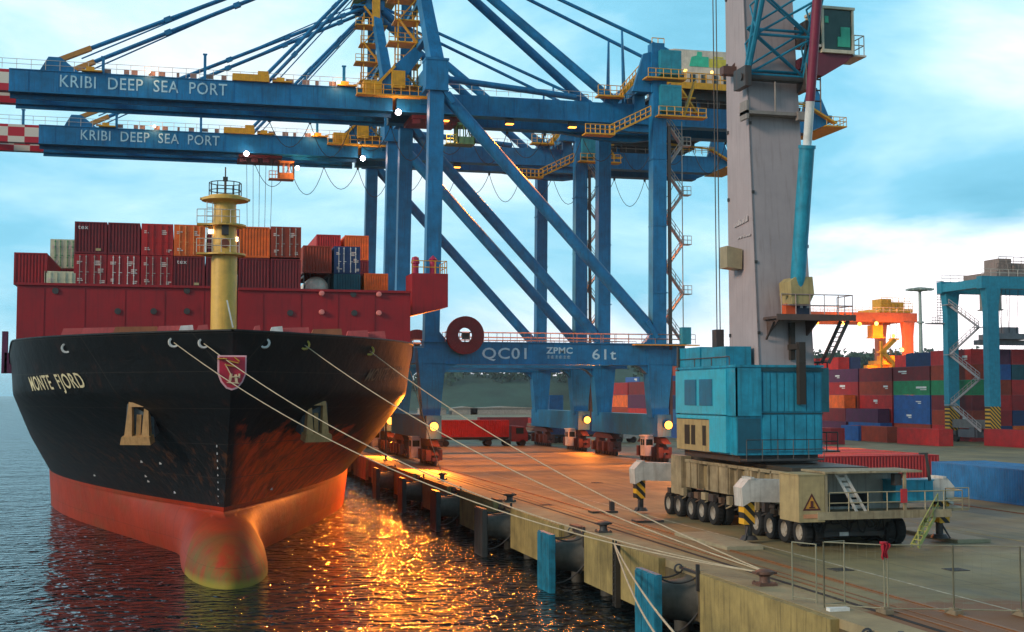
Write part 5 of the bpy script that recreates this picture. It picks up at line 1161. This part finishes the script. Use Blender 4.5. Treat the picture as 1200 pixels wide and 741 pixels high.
# ------------------------------------------------------------------ yard gantry cranes on tyres
RTGC = mat('yard_crane_cyan', (.015, .27, .40), .45, streak=.35)
def rtg(x, y, col, label, lit=False):
    g = thing('yard_gantry_crane', (x, y, 0), label, 'yard crane', 'yard gantry cranes over the container block')
    SP, WB, HT = 24.0, 11.5, (25.0 if not lit else 23.5)
    for xx in (0, SP):
        for yy in (0, WB):
            mb = MB(); mb.beam((x+xx, y+yy, 6.0), (x+xx, y+yy, HT), 2.0, 1.5); mb.beam((x+xx, y+yy, HT-3), (x+xx, y+yy, HT), 2.0, 1.5, 2.6, 1.7); lg = mb.build('leg', col, g)
            mb = MB(); mb.beam((x+xx, y+yy, 1.9), (x+xx, y+yy, 6.0), 1.9, 1.45); mb.build('striped_foot', HAZ, lg)
            for s in (-1, 1):
                mb = MB(); mb.lathe([(0, -.25), (.45, -.28), (.8, -.25), (.8, .25), (.45, .28), (0, .25)], (x+xx, y+yy+s*1.1, .8), 18, 'x'); mb.build('tyre', TYRE, g)
            mb = MB(); mb.box(x+xx-.7, x+xx+.7, y+yy-2, y+yy+2, 1.2, 1.9); mb.build('wheel_bogie', STEEL, g)
        mb = MB(); mb.box(x+xx-.6, x+xx+.6, y+.9, y+WB-.9, 2.4, 3.8); mb.build('sill_beam', mat('sill_grey', (.16, .15, .15), .6), g)
    for yy in (0, WB):
        mb = MB(); mb.box(x-2.0, x+SP+2, y+yy-.7, y+yy+.7, HT+.003, HT+2.0); gd = mb.build('main_girder', col, g)
        mb = MB(); mb.rail([(x-2, y+yy-.8, HT+2), (x+SP+2, y+yy-.8, HT+2)], 1.1, 1.6, .05); mb.build('girder_railing', RAILW, gd)
    for x0 in (x-1.9, x+SP+.6): mb = MB(); mb.box(x0, x0+1.3, y+.7, y+WB-.7, HT+.2, HT+1.6); mb.build('end_tie', col, g)
    tx = x+(2.0 if not lit else SP-6)
    mb = MB(); mb.box(tx, tx+8, y+1, y+WB-1, HT+2.2, HT+3.0); mb.box(tx+1, tx+3.4, y+2, y+6, HT+3, HT+5.2); mb.box(tx+4, tx+7, y+3, y+9, HT+3, HT+4.6); mb.box(tx+3.6, tx+4, y+1.5, y+8, HT+3, HT+4); mb.rail([(tx, y+1, HT+3), (tx+8, y+1, HT+3)], 1.2, 1, .06)
    mb.rail([(tx+.5, y+1.2, HT+4), (tx+7.5, y+1.2, HT+4)], 1.4, 1.3, .06)
    tr = mb.build('trolley', mat('trolley_beige_grey', (.30, .22, .19), .6, streak=.6) if not lit else YEL, g)  # lit crane: yellow paint carries the lamplight on trolley, cab and spreader
    mb = MB(); mb.box(tx-1.6, tx+.8, y+1.2, y+3.6, HT-3.2, HT-.6); mb.box(tx-1.9, tx+1.1, y+1, y+3.8, HT-3.4, HT-3.2); mb.build('operator_cab', mat('rtg_cab', (.35, .30, .26), .5) if not lit else YEL, tr)
    mb = MB()
    for k in range(4):
        for j in range(2): mb.tube((tx+1.5+k*1.6, y+2+j*6, HT+2), (tx+2.0+k*1.4, y+3+j*4, 18 if not lit else 15), .05, n=4)
    mb.build('hoist_ropes', STEEL, tr)
    zs = 17.0 if not lit else 14.4
    mb = MB(); mb.box(tx+1, tx+7.4, y+2.2, y+8, zs, zs+.9); mb.box(tx-1.4, tx+9.4, y+4.2, y+5.8, zs-.9, zs-.1); mb.box(tx+2.5, tx+5.2, y+3, y+7, zs+.9, zs+2.0); mb.build('spreader', mat('spreader_grey', (.22, .20, .22), .6) if not lit else YEL, tr)
    mb = MB()   # zigzag stairs up the quay side between the legs
    for k in range(5):
        z = 2+k*4.2; a, b_ = (y+1.5, y+WB-1.5) if k % 2 == 0 else (y+WB-1.5, y+1.5)
        mb.beam((x-1.2, a, z), (x-1.2, b_, z+4.2), .12, .35); mb.rail([(x-1.2, a, z), (x-1.2, b_, z+4.2)], 1.0, 1.2, .06); mb.cbox(x-1.3, b_, z+4.2, 1.2, 1.8, .12)
    mb.rail([(x-2.1, y+WB, HT-5), (x-2.1, y+WB+2.2, HT-5)], 1.1, .8, .06)
    for k in range(8): mb.rail([(x-1.9, y+WB+.9, HT-5+k*.9), (x-.6, y+WB+.9, HT-5+k*.9)], .9, .6, .06)
    mb.box(x-3.4, x+.2, y+WB+.2, y+WB+2.4, HT-5.1, HT-4.9); mb.build('stairs', mat('stair_silver', (.42, .36, .36), .5), g)
    mb = MB(); mb.box(x-.9, x+.9, y+3, y+8.5, .9, 2.2); mb.box(x-1.1, x-.9, y+3.5, y+5, 1.0, 2.6); mb.build('power_pack', mat('power_pack_grey', (.10, .10, .12), .6), g)
    if lit:
        for k, (dx, dz) in enumerate(((2, -.4), (8, -.5), (12, -.6), (16, -.4), (20, -3), (22, -6), (21.5, -9))):
            mb = MB(); mb.lathe([(0, -.3), (.4, -.2), (.45, 0)], (x+dx, y-1.0, HT+dz), 10, 'y'); mb.build('floodlight', SODIUM if k % 2 == 0 else ORL, g)
        lamp_light((x+19, y-5, HT-5), 9000, g, (1, .24, .02)); lamp_light((x+8, y-3.5, HT-1.5), 2500, g, (1, .24, .02)); lamp_light((x+21, y-6, HT-12), 5000, g, (1, .24, .02))
    return g
rtg(BX-2.4, 186.5, RTGC, 'cyan yard gantry crane with striped feet at the right edge of the picture')
rtg(BX-.5, 255.0, mat('yard_crane_orange_lit', (.30, .10, .05), .5), 'farther yard gantry crane lit orange behind the mobile crane', lit=True)  # sodium light put into the paint as an orange-red base colour
# lattice/hoist tower lit ochre in front of the farther gantry
p = at(1041, 470, z=1); g = thing('hoist_tower', (p.x, 250, 0), 'ochre lit zigzag tower rising from the stacks under the farther gantry', 'tower')
x = at(1041, 440, Y=246).x; g.location = (x, 246, 0)
mb = MB(); mb.box(x-1.9, x+1.9, 244.5, 247.5, 0, 8.6); mb.build('base_block', mat('ochre_block', (.62, .27, .03), .5), g)
mb = MB()
for k in range(4): s = 1 if k % 2 else -1; mb.beam((x-s*1.5, 246, 8.6+k*2.7), (x+s*1.5, 246, 11.3+k*2.7), 1.2, .8); mb.cbox(x+s*1.4, 246, 11.3+k*2.7, 1.6, 1.6, .3)
mb.box(x-1.9, x-1.5, 245.5, 246, 8.6, 19); mb.build('flights', YEL, g)
# tall lamp mast
p = at(1080, 455, Y=330); t = thing('lamp_mast', (p.x, 330, 0), 'tall pale lamp mast with a crown ring standing behind the yard', 'lamp mast')
zt_ = at(1080, 340, Y=330).z; zm = at(1080, 379, Y=330).z
mb = MB(); mb.lathe([(.75, 0), (.42, zt_)], (p.x, 330, 0), 14); mb.lathe([(0, zm-.1), (1.0, zm), (1.0, zm+.5), (0, zm+.6)], (p.x, 330, 0), 12); mb.build('mast', mat('mast_grey_green', (.30, .38, .36), .5), t, smooth='auto')
mb = MB(); mb.lathe([(.5, zt_-.5), (2.6, zt_+.1), (2.6, zt_+.5), (.5, zt_+.8)], (p.x, 330, 0), 18)
for k in range(10): a = k*math.pi/5; mb.cbox(p.x+3.1*math.cos(a), 330+3.1*math.sin(a), zt_+.1, 1.3, 1.0, .5)
mb.build('crown', mat('mast_grey_green', (.30, .38, .36), .5), t)
# ------------------------------------------------------------------ trucks and clutter under the cranes
def truck(px, py, rot, col, label, box=True):
    p = at(px, py, z=0); t = thing('port_truck', (p.x, p.y, 0), label, 'truck')
    mb = MB(); mb.box(p.x-7, p.x+5.2, p.y-.5, p.y+.5, 1.0, 1.3); mb.box(p.x-7, p.x+5.2, p.y-1.2, p.y+1.2, 1.3, 1.42); mb.build('trailer', STEEL, t)
    for dx in (-6, -4.7, 2, 5.0, 7.4):
        for s in (-1, 1): mb = MB(); mb.lathe([(0, -.2), (.5, -.2), (.5, .2), (0, .2)], (p.x+dx, p.y+s*1.0, .5), 14, 'y'); mb.build('wheel', TYRE, t)
    mb = MB(); mb.prism([(p.x+5.6, .7), (p.x+8.2, .7), (p.x+8.2, 2.0), (p.x+7.7, 3.0), (p.x+5.6, 3.1)], 'y', p.y-1.2, p.y+1.2); cb = mb.build('cab', mat('truck_cab_'+col.replace(' ', '_'), {'white': (.6,.55,.5), 'dark red': (.25,.02,.02)}[col], .4), t)
    mb = MB(); mb.box(p.x+6.3, p.x+7.5, p.y-1.23, p.y-1.203, 1.9, 2.8); mb.build('window', GLASS, cb)
    return p
p = truck(556, 523, 0, 'dark red', 'dark port truck carrying a container between the nearer crane legs')
container((p.x-7, p.y, 1.43), R(-90), 'bright red', 'bright red container riding on the truck between the crane legs', parts=False)
p = truck(604, 516, 0, 'white', 'port truck with empty trailer parked behind the red container truck')
p = truck(690, 519, 0, 'white', 'dark trailer truck with a navy container beyond the landside legs')
container((p.x-7, p.y, 1.43), R(-90), 'navy blue', 'navy blue container on the truck beyond the landside legs', parts=False)
for k, (px, py, lb) in enumerate(((468, 534, 'flat grey hatch cover pile beside the waterside leg of the nearer crane'), (640, 512, 'low brown hatch cover pile between the farther crane legs'))):
    p = at(px, py, z=0); t = thing('hatch_cover_pile', (p.x+3, p.y+6, 0), lb, 'hatch covers')
    for j in range(3): mb = MB(); mb.box(p.x-1+.2*j, p.x+6+.15*j, p.y+2, p.y+12, .2+j*.75, .8+j*.75); mb.box(p.x, p.x+.3, p.y+2.5, p.y+11, j*.75+.02, .2+j*.75); mb.box(p.x+5, p.x+5.3, p.y+2.5, p.y+11, j*.75+.02, .2+j*.75); mb.build('hatch_cover', mat('hatch_brown', (.16, .08, .05), .6, streak=.6), t)
for px, py, Y, sx_, sz, col, lb in [(590, 500, 300, 18, 3.2, 'maroon', 'long maroon container row piece far behind the trucks'), (650, 497, 290, 8, 3, 'dark red', 'dark red box far behind, by the landside leg of the farther crane')]:
    x = at(px, py, Y=Y).x; container((x-6, Y, .004), R(-90), col, lb, parts=False)
for px, lb in ((508, 'low dark shed on the far pier, leftmost'), (545, 'flat roofed shed on the far pier, middle'), (592, 'long low shed on the far pier, rightmost')):
    p = at(px, 470, Y=505); mb = MB(); w = 5 if px < 590 else 14; mb.box(p.x-w, p.x+w, 505, 512, 0, 2.4); mb.prism([(p.x-w-.5, 2.4), (p.x+w+.5, 2.4), (p.x, 3.2)], 'y', 504.5, 512.5); mb.box(p.x-1, p.x+1, 504.9, 505, 0, 1.9); tag(mb.build('shed', mat('shed_grey_brown', (.35, .30, .26), .7)), lb, 'shed')
# ------------------------------------------------------------------ fenders along the quay
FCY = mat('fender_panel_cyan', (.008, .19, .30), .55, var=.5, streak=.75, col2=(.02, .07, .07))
RUB = mat('fender_rubber_grey', (.10, .09, .075), .6, var=.35, streak=.4, col2=(.03, .03, .02))
def fender(y):
    t = thing('quay_fender', (0, y, -1.5), '', 'fender', 'fenders along the quay wall')
    mb = MB(); mb.lathe([(1.12, -.02), (1.0, -.25), (.92, -.7), (.86, -1.5), (.95, -1.75), (.95, -1.85)], (0, y, -1.45), 28, 'x'); mb.build('rubber_cone', RUB, t, smooth='auto')
    mb = MB(); mb.box(-2.15, -1.86, y-1.35, y+1.35, -3.6, -.1)
    for k in range(3): mb.box(-2.2, -2.15, y-1.3+k*.9, y-.48+k*.9, -3.55, -.18)
    mb.box(-1.86, -1.7, y-.9, y-.75, -3.4, -.3); mb.box(-1.86, -1.7, y+.75, y+.9, -3.4, -.3)
    pn = mb.build('face_panel', FCY, t)
    mb = MB()
    for s in (-1, 1):
        pts = [(-1.8+1.8*u, y+s*.95, -.3-.25*4*u*(1-u)-.0*u) for u in [i/8 for i in range(9)]]; mb.path(pts, .045, 5)
        pts = [(-1.8+1.8*u, y+s*1.0, -2.9+1.0*u-.6*4*u*(1-u)*.5) for u in [i/8 for i in range(9)]]; mb.path(pts, .04, 5)
    mb.build('chains', STEEL, t); mb = MB()
    mb.box(-.16, -.02, y-1.3, y-1.15, -.9, .3); mb.box(-.16, -.02, y-1.15, y+.9, -.16, -.04); mb.lathe([(.16, -.04), (.24, 0), (.16, .04)], (-.3, y+.6, -.12), 14, 'y'); mb.build('wall_bracket', STEEL, t)
    return t
f0 = fender(FY[1]+0)
lbs = ['cyan faced fender nearest the camera, at the bottom edge of the picture', 'cyan faced fender left of the ladder post, second from the camera', 'dark fender third from the camera on the quay wall', 'dark fender fourth from the camera on the quay wall', 'dark fender fifth from the camera, close to the ship bow', 'dark fender sixth from the camera beside the ship bow', 'fender hidden in shadow beside the ship, seventh from the camera', 'farthest visible fender in shadow beside the ship']
ys_ = [57.5, 74.9, 92.3, 109.7, 127.1, 144.5, 40.1]
lb2 = [lbs[0], lbs[1], lbs[2], lbs[3], lbs[4], lbs[5], 'fender below the frame, just under the camera side end of the quay']
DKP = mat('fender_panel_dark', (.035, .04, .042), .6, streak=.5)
for i, y in enumerate(ys_):
    t = f0 if i == 0 else copy_tree(f0); t.location = (0, y, -1.5); t['label'] = lb2[i]
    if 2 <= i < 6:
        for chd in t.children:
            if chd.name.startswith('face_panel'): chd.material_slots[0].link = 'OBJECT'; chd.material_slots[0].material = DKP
# ladder post on the wall
p = at(722, 636, X=-.5); mb = MB(); mb.box(-.55, -.36, p.y-.28, p.y+.28, -3.2, .15); mb.box(-.62, -.55, p.y-.28, p.y-.2, -3.2, .3); mb.box(-.62, -.55, p.y+.2, p.y+.28, -3.2, .3)
for k in range(10): mb.box(-.66, -.55, p.y-.2, p.y+.2, -3+k*.32, -2.95+k*.32)
tag(mb.build('quay_ladder', mat('ladder_black', (.03, .025, .02), .6)), 'dark steel ladder on the quay wall between the two cyan fenders', 'ladder'); LADY = p.y
# bollards
def bollard(x, y, lb, m=STEEL):
    t = thing('bollard', (x, y, 0), lb, 'bollard', 'bollards along the quay edge')
    mb = MB(); mb.cbox(x, y, .06, .8, .8, .11); mb.lathe([(.25, .1), (.21, .25), (.22, .38), (.40, .48), (.40, .58), (.25, .65), (0, .67)], (x, y, 0), 20); mb.prism([(x-.47, .47), (x+.47, .47), (x+.47, .57), (x-.47, .57)], 'y', y-.22, y+.22); mb.build('head', m, t, smooth='auto')
    mb = MB()
    for a in (-.33, .33):
        for b_ in (-.33, .33): mb.tube((x+a, y+b_, .1), (x+a, y+b_, .16), .05)
    mb.build('bolts', m, t); return t
BR = mat('bollard_brown', (.13, .06, .04), .6, streak=.5)
bl = {}
for px, py, lb, m in [(893, 686, 'brown bollard nearest the camera with mooring lines around it', BR), (706, 624, 'black bollard second from the camera on the pale quay edge', STEEL), (596, 588, 'black bollard third from the camera on the quay edge', STEEL), (525, 562, 'black bollard with a thin line to the ship beside the crane leg', STEEL)]:
    p = at(px, py, z=0); p.x = .95; bollard(.95, p.y, lb, m); bl[px] = p.copy()
# mooring lines
def rope(pts2, a, b_, sag, lb, r=.031):
    a, b_ = Vector(a), Vector(b_); pts = []
    for k in range(29): u = k/28; p = a.lerp(b_, u); p.z -= sag*4*u*(1-u); pts.append(p)
    mb = MB(); mb.path(pts, r, 6); tag(mb.build('mooring_line', ROPE, smooth=True), lb, 'rope', 'mooring lines from the ship to the quay')
nb = bl[893]; e1 = (nb.x, nb.y, .5)
H1, H2, H3, H4 = hull_hit(204, 402, -1), hull_hit(239, 403, -1), hull_hit(357, 405, 1), hull_hit(433, 412, 1)
def fwd(v): return (v.x, v.y-.25, v.z)
rope(0, fwd(H1), e1, 2.2, 'long mooring line leaving the ship left of the crest, lower of the two')
rope(0, fwd(H2), (nb.x-.05, nb.y+.2, .5), 2.0, 'long mooring line crossing just over the crest, upper of the two')
rope(0, fwd(H3), (nb.x+.05, nb.y+.2, .55), 1.2, 'mooring line from the yellow fairlead right of the crest to the nearest bollard')
rope(0, fwd(H4), (nb.x+.1, nb.y+.2, .55), .9, 'mooring line leaving highest on the right, over the crane leg')
rope(0, (XC+16.1, 112, 10), (.95, bl[525].y, .5), .4, 'thin line from the ship side down to the farthest bollard', .04)
for k, (px, lb) in enumerate(((800, 'pale rope from the ladder top down to the right, upper of the pair'), (783, 'pale rope from the ladder top down to the right, lower of the pair'))):
    q = at(px, 741, Y=40); rope(0, (-.6, LADY, .1), q+(q-Vector((-.6, LADY, .1)))*.25, .5 if k == 0 else .9, lb, .045)
# timber/steel kerb pieces on the quay edge
for px, py, lb in ((582, 584, 'low brown kerb block on the quay edge by the third bollard'), (676, 622, 'low brown kerb block on the quay edge before the second bollard')):
    p = at(px, py, X=.1); mb = MB(); mb.box(-.1, .35, p.y-.9, p.y+.9, .004, .2); tag(mb.build('kerb_block', BR), lb, 'kerb block')
PAINT = mat('worn_yellow_line', (.42, .28, .06), .7, var=.6, scale=2.5, streak=.2)
mb = MB(); y = 45
while y < 140: mb.box(21.5, 21.65, y, y+5.5, .004, .010); y += 6
tag(mb.build('lane_line', PAINT), kind='structure')
mb = MB(); mb.box(7.0, 7.12, 30, 140, .004, .010); tag(mb.build('lane_edge_line', mat('worn_white_line', (.45, .40, .30), .7, var=.6, scale=2.5)), kind='structure')
for px, py, lb in ((640, 592, 'square dark drain cover on the apron near the second bollard'), (985, 668, 'square dark drain cover on the apron inside the fence'), (700, 566, 'square dark drain cover left of the far outrigger on the apron'), (1120, 668, 'square drain cover on the apron right of the stairs')):
    p = at(px, py, z=0); mb = MB(); mb.box(p.x-.45, p.x+.45, p.y-.45, p.y+.45, .004, .03)
    for k in range(5): mb.box(p.x-.38, p.x+.38, p.y-.36+k*.17, p.y-.28+k*.17, .03, .042)
    tag(mb.build('drain_cover', STEEL), lb, 'drain cover')
# ------------------------------------------------------------------ fence in the foreground
FM = mat('fence_grey_green', (.30, .28, .19), .5, .3)
A = [(.35, 48.6), (1.45, 47.6)]
def fpanel(a, b_, lb, foot=True, h=2.5):
    t = thing('fence_panel', ((a[0]+b_[0])/2, (a[1]+b_[1])/2, 0), lb, 'fence', 'temporary fence panels in the foreground')
    mb = MB(); P0, P1 = Vector((*a, 0)), Vector((*b_, 0))
    for q in (P0, P1): mb.tube(q+Vector((0,0,.05)), q+Vector((0,0,h)), .032, n=8)
    for z in (.18, h-.02): mb.tube(P0+Vector((0,0,z)), P1+Vector((0,0,z)), .024, n=6)
    mb.build('frame', FM, t)
    mb = MB(); L_ = (P1-P0).length; n = int(L_/.3)
    for i in range(1, n): q = P0.lerp(P1, i/n); mb.tube(q+Vector((0,0,.18)), q+Vector((0,0,h-.03)), .0022, n=3, cap=False)
    for i in range(1, 9): z = .18+i*(h-.2)/9; mb.tube(P0+Vector((0,0,z)), P1+Vector((0,0,z)), .0022, n=3, cap=False)
    mb.build('mesh_wires', FM, t)
    if foot:
        mb = MB(); mb.cbox(b_[0], b_[1], .09, .34, .7, .16); mb.cbox(b_[0], b_[1], .2, .22, .3, .08); mb.build('foot_block', mat('foot_grey', (.22, .17, .11), .8), t)
pts = [at(px, py, z=0) for px, py in ((929, 705), (957, 709), (966, 714), (990, 712), (1037, 719), (1041, 719), (1118, 720), (1197, 722), (1290, 728), (1390, 735))]
Z2 = [(p.x, p.y) for p in pts]
fpanel(Z2[0], Z2[1], 'leftmost narrow fence panel near the quay edge', False, 2.3)
fpanel(Z2[2], Z2[3], 'narrow slanted fence panel second from the left', False)
fpanel(Z2[2], Z2[4], 'fence panel left of the red cloth', True)
fpanel(Z2[5], Z2[6], 'fence panel just right of the red cloth')
fpanel(Z2[6], Z2[7], 'fence panel near the right edge of the picture')
fpanel(Z2[7], Z2[8], 'last fence panel running out of the picture at the right')
mb = MB(); q = Z2[4]; rr = random.Random(2); vs = []; nx_, nz_ = 10, 9
for j in range(nz_+1):
    for i in range(nx_+1):
        u = i/nx_-.5; v = j/nz_; w = .30*(1-.35*v)+.05*math.sin(v*9)
        vs.append((q[0]+u*w+.03*math.sin(v*7), q[1]-.07-.05*math.sin(u*16+v*2)-.04*(1-v), 2.56-.52*v-.10*abs(u)*(1+math.sin(u*9))))
mb.add(vs+[(x, y+.02, z) for x, y, z in vs], [(k0+j*(nx_+1)+i, k0+j*(nx_+1)+i+1, k0+(j+1)*(nx_+1)+i+1, k0+(j+1)*(nx_+1)+i) for k0 in (0, len(vs)) for j in range(nz_) for i in range(nx_)])
mb.box(q[0]-.12, q[0]+.12, q[1]-.1, q[1]+.1, 2.5, 2.6); tag(mb.build('red_cloth', mat('cloth_red', (.42, .01, .03), .8), smooth=True), 'bundled red cloth hanging on a fence post before the crane stairs', 'cloth')
p = at(985, 716, z=0); mb = MB(); mb.box(p.x-.5, p.x+.3, p.y-.15, p.y+.15, .004, .13); tag(mb.build('white_block', WHT), 'small white block on the ground at the foot of the fence', 'block')

# ------------------------------------------------------------------ haze
mb = MB(); mb.box(-5200, 5200, -700, 7200, -9.5, 78)
hz = bpy.data.materials.new('haze_air'); hz.use_nodes = True; t = hz.node_tree; t.nodes.clear()
pv = t.nodes.new('ShaderNodeVolumePrincipled'); pv.inputs['Color'].default_value = (.75, .88, .95, 1); pv.inputs['Density'].default_value = .00011; pv.inputs['Anisotropy'].default_value = .2
om = t.nodes.new('ShaderNodeOutputMaterial'); t.links.new(pv.outputs[0], om.inputs['Volume'])
tag(mb.build('haze', hz), kind='stuff')
